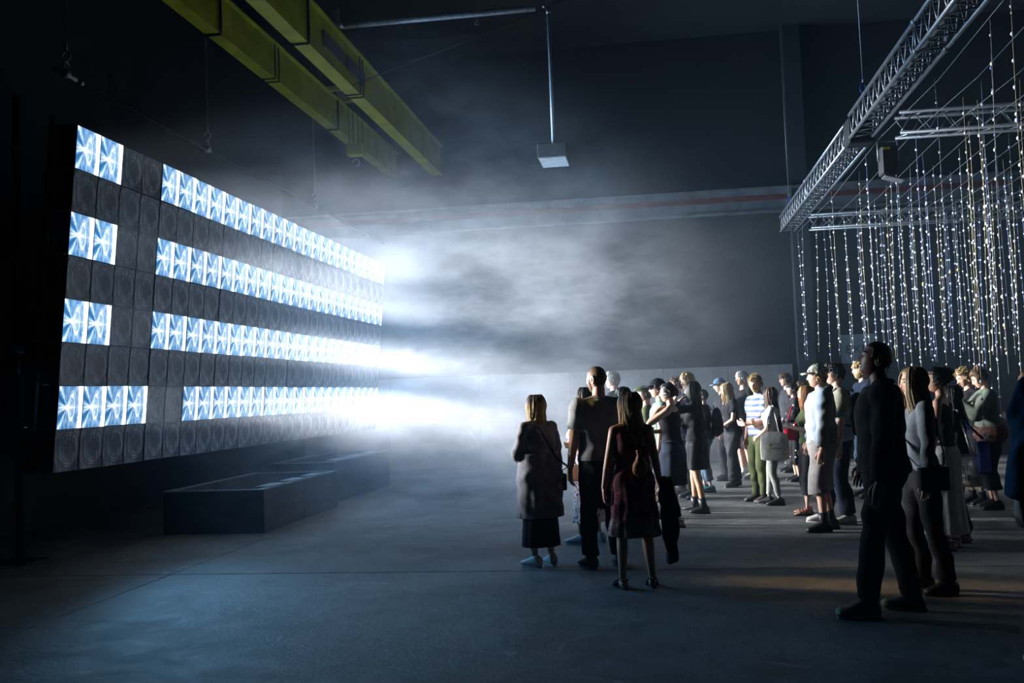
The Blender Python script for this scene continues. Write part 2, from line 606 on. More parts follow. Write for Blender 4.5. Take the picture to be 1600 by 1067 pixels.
trough(-6.15, -4.84, 11.68, 14.5, .52, .05, 'black open-topped trough on the floor in front of the light wall', 3)
trough(-6.10, -5.05, 15.0, 18.2, .62, .05, 'second dark trough further back, wrapped in haze', 3)

# ---------------------------------------------------------------- back of the hall
lw = tag(link('low_wall', None, None), 'low pale cast concrete wall standing in front of the back wall', 'wall')
lw = lw
xs_ = [-7.9, -5.9, -3.9, -1.9, .1, 1.45, 2.78]
for i in range(len(xs_) - 1):
    me = Geo().box(xs_[i] + .003, xs_[i + 1] - .003, YB - .24, YB - .06, 0, 2.01).mesh('panel', False)
    bevel_mesh(me, .006, 1)
    link('panel', me, M_LOW, lw)
# crane runway girder across the back wall
M_RAIL = mat('chipped_grey_paint', (.13, .14, .145), .6, 0, .25, 3, .2, 20)
M_RED = mat('faded_red_stripe', (.14, .03, .022), .6, 0, .3, 5)
rg = empty('runway_girder', (0, 21.3, 5.2), 'pale painted crane runway girder with a red stripe along the back wall', 'girder')
def rail_seg(x0, x1, mats):
    g = Geo().box(x0, x1, -.10, .10, 0, .035).box(x0, x1, -.04, .04, .035, .46).box(x0, x1, -.12, .12, .46, .52)
    return obj('beam', g, mats, rg, False)
rail_seg(-8.3, 2.84, M_RAIL)
rail_seg(2.90, 9.4, M_RAIL)
obj('stripe', Geo().box(-8.3, 2.84, -.048, -.0405, .25, .36), M_RED, rg, False)
obj('stripe', Geo().box(2.90, 9.4, -.048, -.0405, .25, .36), M_RED, rg, False)
for xx in (2.87, 7.2):
    obj('support', Geo().box(xx - .03, xx + .03, -.13, .40, -.25, .52), M_RAIL, rg, False)
tag(link('trim_1', Geo().box(2.9, 3.25, YB - .35, YB, 0, ZC).mesh('trim', False), M_WALLD), kind='structure')
tag(link('trim_2', Geo().box(8.0, 8.35, YB - .35, YB, 0, ZC).mesh('trim', False), M_WALLD), kind='structure')
# EXIT board
M_SIGN = mat('grey_sign_board', (.24, .27, .28), .6)
M_LET = mat('sign_letters', (.075, .085, .085), .6)
sg = empty('exit_sign', (4.17, YB - .03, 2.28), 'square grey board reading EXIT on the back wall behind the beads', 'sign')
obj('board', Geo().box(-.36, .36, -.015, .015, -.30, .30), M_SIGN, sg, False)
def txt(name, body, size, m, parent, loc, rot, ext=.004):
    cu = bpy.data.curves.new(name, 'FONT')
    cu.body = body
    cu.size = size
    cu.extrude = ext
    cu.align_x = 'CENTER'
    cu.align_y = 'CENTER'
    tmp = bpy.data.objects.new(name, cu)
    me = bpy.data.meshes.new_from_object(tmp)
    bpy.data.objects.remove(tmp)
    me.materials.clear()
    o = link(name, me, m, parent)
    o.location = loc
    o.rotation_euler = rot
    return o
txt('lettering', 'EXIT', .27, M_LET, sg, (0, -.02, -.02), (PI / 2, 0, 0))

# ---------------------------------------------------------------- yellow crane girders
M_YEL = mat('yellow_crane_paint', (.38, .40, .008), .5, 0, .2, 2.5, .1, 30)
M_CAB = mat('black_cable', (.012, .012, .012), .6)
def girder(x0, x1, y0, y1, z0, z1, label, bands):
    r = empty('crane_girder', ((x0 + x1) / 2, y0, z0), label, 'girder', 'yellow crane girders under the roof')
    W = (x1 - x0) / 2
    L = y1 - y0
    obj('box_beam', Geo().box(-W + .02, W - .02, 0, L, .02, z1 - z0 - .02), M_YEL, r, False)
    obj('bottom_flange', Geo().box(-W, W, 0, L, 0, .02), M_YEL, r, False)
    obj('top_flange', Geo().box(-W - .05, W + .05, 0, L, z1 - z0 - .02, z1 - z0), M_YEL, r, False)
    for yy, dbl in bands:
        for d in ((0, .16) if dbl else (0,)):
            yb = yy - y0 + d
            pts = [(-W - .015, yb, .1), (-W - .01, yb, -.012), (W + .01, yb, -.012), (W + .015, yb, .1), (W + .012, yb, z1 - z0 - .03)]
            obj('cable', Geo().tube(pts, .012 if dbl else .022, 8, ref=(0, 1, 0)), M_CAB, r)
    return r
gr = girder(-4.79, -4.56, 3.0, 21.45, 6.5, 7.14, 'bright yellow crane girder, right of the pair, with white name plates', ((12.9, False), (15.3, True)))
gl = girder(-5.76, -5.56, 3.0, 21.45, 6.5, 7.05, 'dull yellow crane girder, left of the pair, above the light wall', ((12.3, False), (14.2, True), (17.2, False)))
M_PLATE = mat('name_plate', (.10, .11, .12), .5)
for a, b in ((13.55, 14.5), (14.65, 15.6)):
    pl = obj('name_plate', Geo().box(0, .012, 0, b - a, 0, .23), M_PLATE, gr, False)
    pl.location = (.115, a - 3.0, .19)
    g = Geo()
    for zz in (.012, .208):
        g.box(.012, .016, .02, b - a - .02, zz, zz + .01)
    for yy in (.015, b - a - .025):
        g.box(.012, .016, yy, yy + .01, .012, .218)
    rr = random.Random(int(a))
    yy = .08
    while yy < b - a - .12:
        g.box(.012, .015, yy, yy + .02, .05, .17)
        if rr.random() < .7:
            g.box(.012, .015, yy, yy + .06, .05 + rr.choice((0, .05, .1)), .065 + .1)
        yy += .10
    obj('worn_lettering', g, M_RAIL, pl, False)
# drop lines and hook block between the girders
hb = empty('hook_block', (-5.2, 17.1, 5.95), 'yellow crane hook block hanging between the two girders in haze', 'hook')
g = Geo().box(-.15, .15, -.10, .10, 0, .22)
me = g.mesh('block', False)
bevel_mesh(me, .03, 2)
link('block', me, M_YEL, hb)
g = Geo()
for dx in (-.12, -.04, .05, .13):
    g.tube([(dx, 0, .2), (dx, 0, 1.1)], .006, 6)
obj('rope', g, M_CAB, hb)
obj('hook', Geo().torus((0, 0, -.12), .06, .018, Matrix.Rotation(PI / 2, 3, 'X') @ Matrix.Rotation(-PI / 2, 3, 'Z'), 14, 8, arc=PI * 1.5), M_STEEL, hb)
trolley = empty('trolley', (-5.2, 17.1, 7.05), 'dark hoist trolley bridging the two yellow girders', 'trolley')
obj('drum', Geo().tube([(-.3, 0, .12), (.3, 0, .12)], .14, 18), M_STEEL, trolley)
obj('chassis', Geo().box(-.5, .5, -.4, -.32, 0, .08).box(-.5, .5, .32, .4, 0, .08), M_YEL, trolley, False)
tag(obj('stay_cable', Geo().tube([(-4.55, 14.9, 6.52), (-2.0, 14.6, 7.15), (.5, 14.3, 7.9)], .009, 6), M_CAB),
    'thin black cable slanting up from the right yellow girder to the roof', 'cable')

# ---------------------------------------------------------------- spiral duct and pendant lamp
M_DUCT = mat('galvanised_duct', (.62, .70, .78), .35, .35, .06, 3)
def spiral(p0, p1, r, pitch, parent, name='pipe'):
    p0, p1 = Vector(p0), Vector(p1)
    g = Geo().tube([p0, p1], r, 16)
    n = int((p1 - p0).length / pitch)
    d = (p1 - p0).normalized()
    a = Vector((0, 0, 1)) if abs(d.z) < .5 else Vector((1, 0, 0))
    uu_ = (a - d * a.dot(d)).normalized()
    vv_ = d.cross(uu_)
    pts = [p0 + d * (pitch * i / 10) + (uu_ * math.cos(2 * PI * i / 10) + vv_ * math.sin(2 * PI * i / 10)) * r * 1.01 for i in range(n * 10)]
    o = obj(name, g, M_DUCT, parent)
    obj('seam', Geo().tube(pts, r * .09, 4, ref=d + Vector((.01, .02, .03))), M_STEEL, o)
    return o
du = empty('spiral_duct', (-4.45, 14.2, 7.2), 'shiny spiral-seamed duct running across under the roof from the yellow girder', 'duct')
spiral((0, 0, 0), (2.90, 0, 0), .045, .16, du)
obj('elbow', Geo().tube([(0, 0, 0), (-.06, 0, .01), (-.10, .01, .05), (-.12, .03, .12), (-.125, .05, .3)], .045, 14, ref=(0, 1, 0)), M_DUCT, du)
g = Geo()
g.tube([(.03, 0, -.05), (.03, 0, -.11)], .008, 6)
g.torus((.03, 0, -.14), .03, .008, Matrix.Rotation(PI / 2, 3, 'X'), 10, 5)
obj('hanger', g, M_ALU, du).location = (2.0, 0, 0)
la = empty('pendant_box', (-1.36, 14.2, 4.92), 'square grey pendant box on a spiral-seamed drop pipe below the roof', 'lamp')
spiral((0.0, 0, .20), (.0, 0, 2.18), .026, .13, la, 'drop_pipe')
me = Geo().box(-.205, .205, -.30, .33, 0, .20).mesh('housing', False)
bevel_mesh(me, .006, 1)
link('housing', me, mat('grey_housing', (.16, .17, .17), .6), la)
obj('diffuser', Geo().box(-.19, .19, -.285, .315, -.008, 0), mat('opal_diffuser', (.55, .57, .58), .5), la, False)
obj('joint', Geo().tube([(0, 0, 2.18), (0, 0, 2.26)], .035, 10).sphere((-.06, 0, 2.3), .03), M_ALU, la)

# ---------------------------------------------------------------- trusses
def truss(p0, p1, up, W, D, n_bay, label, r=.024, rb=.009):
    """box truss: four chords, ladders and diagonals; p0 is the bottom left chord start"""
    p0, p1 = Vector(p0), Vector(p1)
    root = empty('truss', p0, label, 'truss', None)
    L = p1 - p0
    d = L.normalized()
    upv = Vector(up)
    sd = d.cross(upv).normalized()
    O = [Vector((0, 0, 0)), sd * W, sd * W + upv * D, upv * D]
    for c in O:
        obj('chord', Geo().tube([c, c + L], r, 12, ref=upv), M_ALU, root)
    for (a, b, kk) in ((0, 1, 'bottom'), (1, 2, 's'), (2, 3, 't'), (3, 0, 's')):
        for i in range(n_bay):
            t0, t1 = i / n_bay, (i + 1) / n_bay
            tm = (t0 + t1) / 2
            g = Geo()
            g.tube([O[a] + L * t0, O[b] + L * tm], rb, 6)
            g.tube([O[b] + L * tm, O[a] + L * t1], rb, 6)
            obj('brace', g, M_ALU, root)
    # bolted joint plates every few metres
    for i in range(1, max(2, int(L.length / 2.5))):
        s_ = i / max(2, int(L.length / 2.5))
        g = Geo()
        for c in O:
            g.tube([c + L * s_ - d * .045, c + L * s_ + d * .045], r * 1.45, 12, ref=upv)
        g.tube([O[0] + L * s_, O[1] + L * s_], rb * 1.3, 6)
        g.tube([O[1] + L * s_, O[2] + L * s_], rb * 1.3, 6)
        g.tube([O[2] + L * s_, O[3] + L * s_], rb * 1.3, 6)
        g.tube([O[3] + L * s_, O[0] + L * s_], rb * 1.3, 6)
        obj('joint', g, M_ALU, root)
    return root
truss((2.52, 6.4, 4.66), (2.52, 12.9, 4.66), (0, 0, 1), .27, .28, 22, 'silver box truss rising overhead at the upper right, near part')
truss((2.52, 13.25, 4.62), (2.52, 20.2, 4.62), (0, 0, 1), .27, .28, 22, 'silver box truss running back to the back wall, far part')
truss((3.05, 12.86, 4.60), (8.2, 12.86, 4.60), (0, 0, 1), .27, .25, 16, 'silver cross truss above the beads, nearer of the two')
truss((3.05, 20.1, 4.60), (8.6, 20.1, 4.60), (0, 0, 1), .27, .25, 16, 'dim cross truss close to the back wall, farther of the two')
cn = empty('truss_corner', (2.655, 13.07, 4.62), 'black bolted corner block joining the truss parts', 'corner block')
g = Geo().box(-.16, .16, -.16, .16, -.03, .30)
me = g.mesh('corner_block', False)
bevel_mesh(me, .02, 1)
link('block', me, M_BLACK, cn)
sl = empty('stage_lamp', (2.98, 13.0, 4.30), 'black unlit stage lamp with open flap hanging under the truss corner', 'lamp')
me = Geo().box(-.10, .10, -.12, .12, -.13, .22).mesh('lamp_body', False)
bevel_mesh(me, .015, 1)
link('lamp_body', me, M_BLACK, sl)
obj('flap', Geo().box(-.02, .22, -.11, .11, -.17, -.155), M_STEEL, sl, False).rotation_euler = (0, .3, 0)
obj('yoke', Geo().tube([(-.12, 0, .05), (-.12, 0, .30), (.12, 0, .30), (.12, 0, .05)], .012, 8, ref=(0, 1, 0)), M_STEEL, sl)
obj('safety_tag', Geo().box(-.08, -.0, -.135, -.13, .17, .20), mat('yellow_tag', (.7, .55, .02), .5), sl, False)
for (x_, y_, z_, lab) in ((2.6, 12.4, 4.97, 'thin steel wire and blue shackle holding the near truss'), (2.6, 19.4, 4.93, 'thin steel wire holding the far end of the truss')):
    h = empty('suspension_wire', (x_, y_, z_), lab, 'wire')
    obj('wire', Geo().tube([(0, 0, .28), (-.02, 0, ZC - z_)], .005, 6), M_ALU, h)
    obj('shackle', Geo().torus((0, 0, .16), .035, .008, Matrix.Rotation(PI / 2, 3, 'X') @ Matrix.Scale(1.6, 3, Vector((0, 1, 0))), 14, 6), mat('blue_shackle', (.02, .10, .45), .4, .3), h)
    obj('clip', Geo().torus((0, 0, .25), .022, .007, Matrix.Rotation(PI / 2, 3, 'Y'), 12, 6), M_ALU, h)
    obj('sling', Geo().tube([(0, 0, .13), (.0, 0, -.02)], .018, 8), M_BLACK, h)

# ---------------------------------------------------------------- bead strings
CORDS = [mat('cord_pale', (.30, .32, .36), .5), mat('cord_blue', (.20, .26, .46), .5), mat('cord_gold', (.36, .31, .17), .5)]
for c_ in CORDS:
    c_.node_tree.nodes['Principled BSDF'].inputs['Subsurface Weight'].default_value = 0
BEADS = []
for nme, col in (('bead_white', (.70, .73, .78)), ('bead_ivory', (.80, .74, .60)), ('bead_blue', (.55, .64, .95)), ('bead_gold', (.75, .50, .12))):
    BEADS.append(mat(nme, col, .35, 0, .05, 10))
sph = Geo().sphere((0, 0, 0), 1, 10, 7)
sv = np.array(sph.v)
brng = random.Random(21)
ns = 0
GRID_Z = 4.55
for i, xx in enumerate(np.arange(2.86, 7.4, .37)):
    gw = Geo().tube([(0, 7.6, GRID_Z + .06), (0, 10.2, GRID_Z - .02), (0, 12.8, GRID_Z + .06), (0, 16.5, GRID_Z - .03), (0, 20.2, GRID_Z + .05)], .004, 5)
    wv = obj('grid_wire', gw, M_STEEL)
    wv.location = (float(xx), 0, 0)
    tag(wv, 'thin steel wire strung from front to back above the bead strings', 'wire', 'wires that carry the bead strings')
    for j, yy in enumerate(np.arange(7.9, 20.6, .80)):
        px_, py_ = xx + brng.uniform(-.10, .10), yy + brng.uniform(-.22, .22)
        if px_ > .385 * py_ + .15 or brng.random() < .24 or px_ < 2.7:
            continue
        # strings end at staggered heights
        zb = brng.choice((.62, 1.0, 1.35, 1.6, 1.7, 1.85, 1.95)) if py_ < 15 else brng.uniform(1.7, 2.2)
        if 9.2 < py_ < 14 and px_ < 3.6:
            zb = brng.uniform(1.75, 2.1)
        if 12.0 < py_ < 13.7 and 3.5 < px_ < 4.4:
            zb = brng.choice((.9, 1.2, 1.8))
        sw_x, sw_y = brng.uniform(-.05, .05), brng.uniform(-.05, .05)
        L = GRID_Z - zb
        rt = empty('bead_string', (px_, py_, GRID_Z), 'string of small pale beads hanging from the wire grid', 'bead string', 'bead strings hanging in a curtain at the right')
        ph0 = brng.uniform(0, 6)
        path = lambda s: (sw_x * s / L + .012 * math.sin(s * 1.7 + ph0), sw_y * s / L, -s)
        obj('cord', Geo().tube([path(L * q_ / 8) for q_ in range(9)], .0023, 5), brng.choice(CORDS), rt)
        g = Geo()
        s_ = brng.uniform(.1, .3)
        step_ = brng.choice((.19, .20, .21, .24))
        while s_ < L + .01:
            rr_ = .0165 * brng.choice((.8, .9, 1, 1, 1.1))
            c_ = path(min(s_, L))
            g.add(sv * rr_ + np.array(c_), sph.f)
            if brng.random() < .06:
                g.add(sv * .009 + np.array(c_) + np.array((0, 0, -.05)), sph.f)
            s_ += step_ * brng.uniform(.93, 1.07)
        o = obj('beads', g, brng.choice((BEADS[0], BEADS[0], BEADS[0], BEADS[1], BEADS[2])), rt)
        o['kind'] = 'stuff'
        ns += 1
        # an odd coloured bead
        if brng.random() < .35:
            obj('bead', Geo().sphere(path(L * brng.uniform(.25, .9)), .019, 10, 7), brng.choice((BEADS[3], BEADS[1], BEADS[2])), rt)
print('bead strings', ns)
# ---------------------------------------------------------------- people
def wpos(px, py, z=0.0):
    r = MW @ np.array([(px - 800) / FPX, -(py - 533.5) / FPX, -1.0])
    t_ = (z - CH) / r[2]
    return Vector((r[0] * t_, r[1] * t_, z))
def hpos(px, py, Y):
    r = MW @ np.array([(px - 800) / FPX, -(py - 533.5) / FPX, -1.0])
    t_ = Y / r[1]
    return Vector((r[0] * t_, Y, r[2] * t_ + CH))

PENDING = []      # (temp object, mesh name, material, parent, extra geometry, wrinkle, seed)
def fuse(name, g, m, parent, voxel=.011, extra=None, wr=0.0, sm=4, label=None):
    me = g.mesh('tmp', True)
    o = bpy.data.objects.new('tmp', me)
    C.objects.link(o)
    r = o.modifiers.new('r', 'REMESH')
    r.mode = 'VOXEL'
    r.voxel_size = voxel
    r.use_smooth_shade = True
    s_ = o.modifiers.new('s', 'SMOOTH')
    s_.factor = .5
    s_.iterations = sm
    PENDING.append((o, name, m, parent, extra, wr, len(PENDING), label))
def flush():
    dg = bpy.context.evaluated_depsgraph_get()
    dg.update()
    for o, name, m, parent, extra, wr, seed, label in PENDING:
        ev = o.evaluated_get(dg)
        me = bpy.data.meshes.new_from_object(ev)
        me.name = name
        n = len(me.vertices)
        if wr and n:
            co = np.empty(n * 3); me.vertices.foreach_get('co', co); co = co.reshape(-1, 3)
            no = np.empty(n * 3); me.vertices.foreach_get('normal', no); no = no.reshape(-1, 3)
            r_ = np.random.RandomState(seed)
            d = np.zeros(n)
            wp = co + .05 * np.sin(co[:, [1, 2, 0]] * 9 + r_.uniform(0, 6, 3))
            for q in range(7):
                k = r_.normal(size=3) * np.array([1, 1, .55])
                k /= np.linalg.norm(k)
                fr = r_.uniform(22, 62)
                d += np.sin(wp @ k * fr + r_.uniform(0, 6) + 1.5 * np.sin(wp[:, 2] * 11 + q)) * (30 / fr)
            d = np.sign(d) * np.abs(d / 2.5) ** 1.2
            co = co + no * (d * wr * 1.7)[:, None]
            me.vertices.foreach_set('co', co.ravel())
        if extra is not None and extra.v:
            import bmesh
            bm = bmesh.new()
            bm.from_mesh(me)
            bm.from_mesh(extra.mesh('x', True))
            bm.to_mesh(me)
            bm.free()
        me.materials.clear()
        me.polygons.foreach_set('use_smooth', [True] * len(me.polygons))
        me.update()
        o2 = link(name, me, m, parent)
        if label:
            o2['label'] = label
        old = o.data
        bpy.data.objects.remove(o)
        bpy.data.meshes.remove(old)

def sk(name, col):
    m = mat(name, col, .48, 0, .06, 14, 0, spec=.4)
    p_ = m.node_tree.nodes['Principled BSDF']
    p_.inputs['Subsurface Weight'].default_value = 0
    return m
SK_L = sk('skin_light', (.62, .36, .25))
SK_M = sk('skin_tan', (.50, .27, .16))
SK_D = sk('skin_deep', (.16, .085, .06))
def hairmat(name, col, roots=None):
    if name in MATS:
        return MATS[name]
    m, t = nt(name)
    p = t.nodes['Principled BSDF']
    v, x, y, z = coords(t)
    st = noise(t, v, 1.0, 4, .7, .6, mapscale=(150, 150, 14))
    hc_ = mixc(t, st.step(.35, .68), tuple(c * .45 for c in col), tuple(min(1, c * 1.5) for c in col))
    if roots:
        hc_ = mixc(t, (z + (st - .5) * .08).step(1.62, 1.70), hc_, roots)
    t.links.new(hc_, p.inputs['Base Color'])
    p.inputs['Roughness'].default_value = .42
    bump(t, st, .6, .004)
    MATS[name] = m
    return m
H_BLOND = hairmat('hair_blond', (.44, .29, .12))
H_BROWN = hairmat('hair_brown', (.13, .068, .03))
H_DARK = hairmat('hair_dark', (.020, .014, .010))
H_GING = hairmat('hair_ginger', (.42, .17, .05))
H_GREY = hairmat('hair_pale', (.60, .55, .48))
H_MID = hairmat('hair_highlights_lit', (.34, .20, .035), (.035, .022, .012))  # yellow of the warm light is put into the hair colour; roots darker
M_EYE = mat('eye_white', (.50, .47, .44), .2, 0, 0)
M_IRIS = mat('iris', (.03, .02, .015), .2, 0, 0)
M_LIP = mat('lips', (.42, .14, .11), .5, 0, .05)
def cloth(name, col, rough=.9, var=.14):
    return mat(name, col, rough, 0, var, 18, .25, 260, spec=.2)
def patterned(name, fn, rough=.85):
    if name in MATS:
        return MATS[name]
    m, t = nt(name)
    v, x, y, z = coords(t)
    t.links.new(fn(t, v, x, y, z), t.nodes['Principled BSDF'].inputs['Base Color'])
    t.nodes['Principled BSDF'].inputs['Roughness'].default_value = rough
    t.nodes['Principled BSDF'].inputs['Specular IOR Level'].default_value = .2
    MATS[name] = m
    return m
def voro(t, v, scale):
    n = t.nodes.new('ShaderNodeTexVoronoi')
    n.inputs['Scale'].default_value = scale
    t.links.new(v, n.inputs['Vector'])
    return X(t, n.outputs['Distance'])
C_FLORAL = patterned('red_white_floral', lambda t, v, x, y, z: mixc(t, voro(t, v, 26).step(.42, .36) * noise(t, v, 30, 2).step(.40, .46), (.80, .74, .68), (.62, .015, .03)))
C_TIE = patterned('dark_red_print', lambda t, v, x, y, z: mixc(t, z.step(.66, .58) * .9, mixc(t, noise(t, v, 16, 4, .7, 1.5).step(.53, .62), (.045, .012, .016), (.34, .04, .06)), mixc(t, noise(t, v, 22, 3).step(.4, .6), (.10, .07, .065), (.24, .19, .17))))
C_DOTS = patterned('polka_dots', lambda t, v, x, y, z: mixc(t, voro(t, v, 13).step(.20, .15), (.012, .012, .014), (.80, .80, .78)))
C_STRIPE = patterned('blue_grey_stripes', lambda t, v, x, y, z: mixc(t, ((z * 78 + noise(t, v, 6, 2) * 2.2).sin()).step(-.35, .25), (.10, .14, .24), (.58, .62, .66)))
C_CAMO = patterned('camo_cap', lambda t, v, x, y, z: mixc(t, noise(t, v, 22, 2, .5, 1).step(.48, .52), (.62, .60, .50), mixc(t, noise(t, v, 30, 2, .5, 1).step(.5, .54), (.30, .30, .20), (.10, .10, .07))))
C_TWO = patterned('two_tone_shirt', lambda t, v, x, y, z: mixc(t, (z - x * .2).step(1.26, 1.30) * x.abs().step(.02, .05), (.30, .42, .50), (.22, .20, .15)))
C_HOOD = patterned('panelled_hoodie', lambda t, v, x, y, z: mixc(t, (y + z * .2).step(.26, .32), (.10, .11, .085), (.30, .35, .42)))
C_BLACK = cloth('black_cloth', (.010, .010, .012))
C_BLACK2 = cloth('charcoal_cloth', (.022, .023, .027))
C_NAVY = cloth('navy_cloth', (.012, .018, .035))
C_GREYT = cloth('grey_marl', (.20, .22, .235))
C_CARD = cloth('grey_cardigan', (.19, .18, .19))
C_JEAN = cloth('denim', (.045, .085, .16))
C_JEAND = cloth('dark_denim', (.018, .026, .042))
C_JEANL = cloth('faded_denim', (.10, .16, .22))
C_OLIVE = cloth('olive_cloth', (.055, .065, .025))
C_SAGE = cloth('sage_green', (.16, .24, .18))
C_GREEN = cloth('grey_green_sweater', (.10, .115, .09))
C_WHITE = cloth('white_cloth', (.66, .66, .64))
C_SKIRT = cloth('pale_satin', (.42, .40, .40), .5)
C_LEG = cloth('grey_leggings', (.24, .25, .22))
C_SHORT = cloth('grey_shorts', (.20, .185, .17))
C_DENBLUE = cloth('blue_jacket', (.018, .065, .105))
C_CANVAS = cloth('raw_canvas', (.62, .58, .50))
C_TAN = cloth('tan_leather', (.22, .07, .025), .5)
C_RED = cloth('red_cloth', (.55, .01, .04))
S_WHITE = mat('white_shoe', (.55, .55, .53), .5)
S_BLACK = mat('black_shoe', (.012, .012, .013), .45)
S_BROWN = mat('brown_shoe', (.06, .045, .035), .6)
S_OFF = mat('off_white_shoe', (.45, .43, .38), .6)
S_TEAL = mat('teal_shoe', (.02, .12, .13), .6)
S_SOLE = mat('pale_sole', (.35, .34, .32), .6)
S_SOLED = mat('dark_sole', (.02, .02, .02), .7)
M_GLASSD = mat('dark_glasses', (.008, .008, .01), .15)
M_GOLD = mat('gold_metal', (.6, .42, .12), .3, .9)
M_SILV = mat('silver_metal', (.6, .62, .66), .25, .9)

# head: directions -> surface
def head_pt(th, ph, infl=0.0, fem=False, face=True):
    dx, dy, dz = math.sin(th) * math.cos(ph), math.cos(th) * math.cos(ph), math.sin(ph)
    cp = max(.05, math.cos(ph))
    rx, ry, rz = (.074, .094, .116)
    if fem:
        rx, ry, rz = .070, .089, .111
    x, y, z = dx * rx, dy * ry, dz * rz
    if dz < 0:
        t_ = -dz
        k = cp ** (-.42 * min(1, t_ * 1.3))
        x *= (1 - (.34 if fem else .27) * t_ ** 1.6) * (k * .6 + .4)
        if dy > 0:
            y *= k * (1 - .06 * t_)
        else:
            y *= 1 - .42 * t_
    else:
        cpk = cp ** (-.12)
        x *= cpk
        y *= cpk
        if dy < 0:
            y *= 1.06
    th_ = (th + PI) % (2 * PI) - PI
    if face:
        e2 = lambda a, s_: math.exp(-(a / s_) ** 2)
        rampn = max(0, min(1, (.16 - dz) / .40)) if dz > -.30 else max(0, (dz + .40) / .10)
        y += (.020 if fem else .024) * e2(th_, .16 + .05 * rampn) * rampn
        y -= .008 * e2(abs(th_) - .36, .17) * e2(dz - .06, .10)
        y += .005 * e2(dz - .20, .07) * e2(th_, .55)
        y += .007 * e2(th_, .26) * (e2(dz + .47, .05) + e2(dz + .60, .055))
        y -= .003 * e2(th_, .3) * e2(dz + .535, .02)
        y += .010 * e2(th_, .30) * e2(dz + .84, .13)
        x += math.copysign(.003, dx) * e2(abs(th_) - .9, .25) * e2(dz + .12, .15)
    if infl:
        n_ = Vector((dx, dy, dz))
        x += dx * infl
        y += dy * infl
        z += dz * infl
    return Vector((x, y, z))
TH = []
_n = 60
for i in range(_n):
    u_ = -PI + 2 * PI * i / _n
    TH.append(u_ - .45 * math.sin(u_))
PH = [math.asin(max(-1, min(1, -1 + 2 * j / 44))) * .55 + (-PI / 2 + PI * j / 44) * .45 for j in range(45)]
def head_geo(g, M, fn):
    n = len(TH)
    vs, fs = [], []
    for j in range(1, len(PH) - 1):
        for th in TH:
            vs.append(M @ fn(th, PH[j]))
    bot, top = M @ fn(0, -PI / 2 + .01), M @ fn(0, PI / 2 - .01)
    b = len(vs)
    vs += [bot, top]
    R_ = len(PH) - 2
    for j in range(R_ - 1):
        for i in range(n):
            i2 = (i + 1) % n
            fs.append((j * n + i2, j * n + i, (j + 1) * n + i, (j + 1) * n + i2))
    for i in range(n):
        i2 = (i + 1) % n
        fs.append((b, i, i2))
        fs.append((b + 1, (R_ - 1) * n + i2, (R_ - 1) * n + i))
    g.add(vs, fs)

def ik(a, b, l1, l2, pole):
    a, b, pole = Vector(a), Vector(b), Vector(pole)
    d = b - a
    L = min(d.length, (l1 + l2) * .999)
    dn = d.normalized()
    x_ = (l1 * l1 - l2 * l2 + L * L) / (2 * L)
    h = math.sqrt(max(0, l1 * l1 - x_ * x_))
    pl = (pole - a)
    pl = pl - dn * pl.dot(dn)
    pl = pl.normalized() if pl.length > 1e-5 else Vector((0, -1, 0))
    return a + dn * x_ + pl * h, a + dn * L

ARMS = {   # wrist target, elbow pole, hand direction, palm normal (for the right side), curl
    'down': ((.265, .05, .86), (.45, -.30, 1.10), (.0, .10, -1), (-1, 0, 0), .45),
    'front': ((.08, .27, 1.08), (.50, -.25, 1.00), (-.85, .45, .15), (0, -1, .3), .7),
    'clasp': ((.05, .24, 1.00), (.50, -.25, 1.00), (-.8, .5, -.2), (-.2, -1, 0), .9),
    'cross': ((-.04, .22, 1.16), (.50, .10, .95), (-1, .0, .2), (0, -1, 0), .6),
    'mouth': ((.07, .19, 1.40), (.40, .35, 1.00), (-.45, -.1, 1), (0, -1, 0), .9),
    'neck': ((.14, .10, 1.44), (.42, .60, 1.16), (-.5, -.8, .15), (-.6, .2, -.6), .5),
    'hairhand': ((.12, .16, 1.50), (.55, .45, 1.25), (-.5, -.5, .5), (-.4, -.8, .0), .7),
    'phone': ((.08, .32, 1.33), (.42, .05, .95), (-.1, .25, 1), (-.4, -1, 0), .85),
    'drink': ((.12, .28, 1.20), (.42, -.15, .95), (-.5, .6, .4), (-1, -.2, 0), 1.0),
    'pocket': ((.215, .10, .94), (.55, -.20, 1.12), (-.2, .3, -1), (-1, 0, 0), .4),
    'hip': ((.20, -.02, 1.02), (.70, -.15, 1.20), (-.5, .6, -.6), (-1, 0, 0), .5),
    'touch': ((.03, .26, 1.17), (.45, -.12, .98), (-.3, .3, .9), (-.6, -.8, 0), .35),
}
SHK = {}
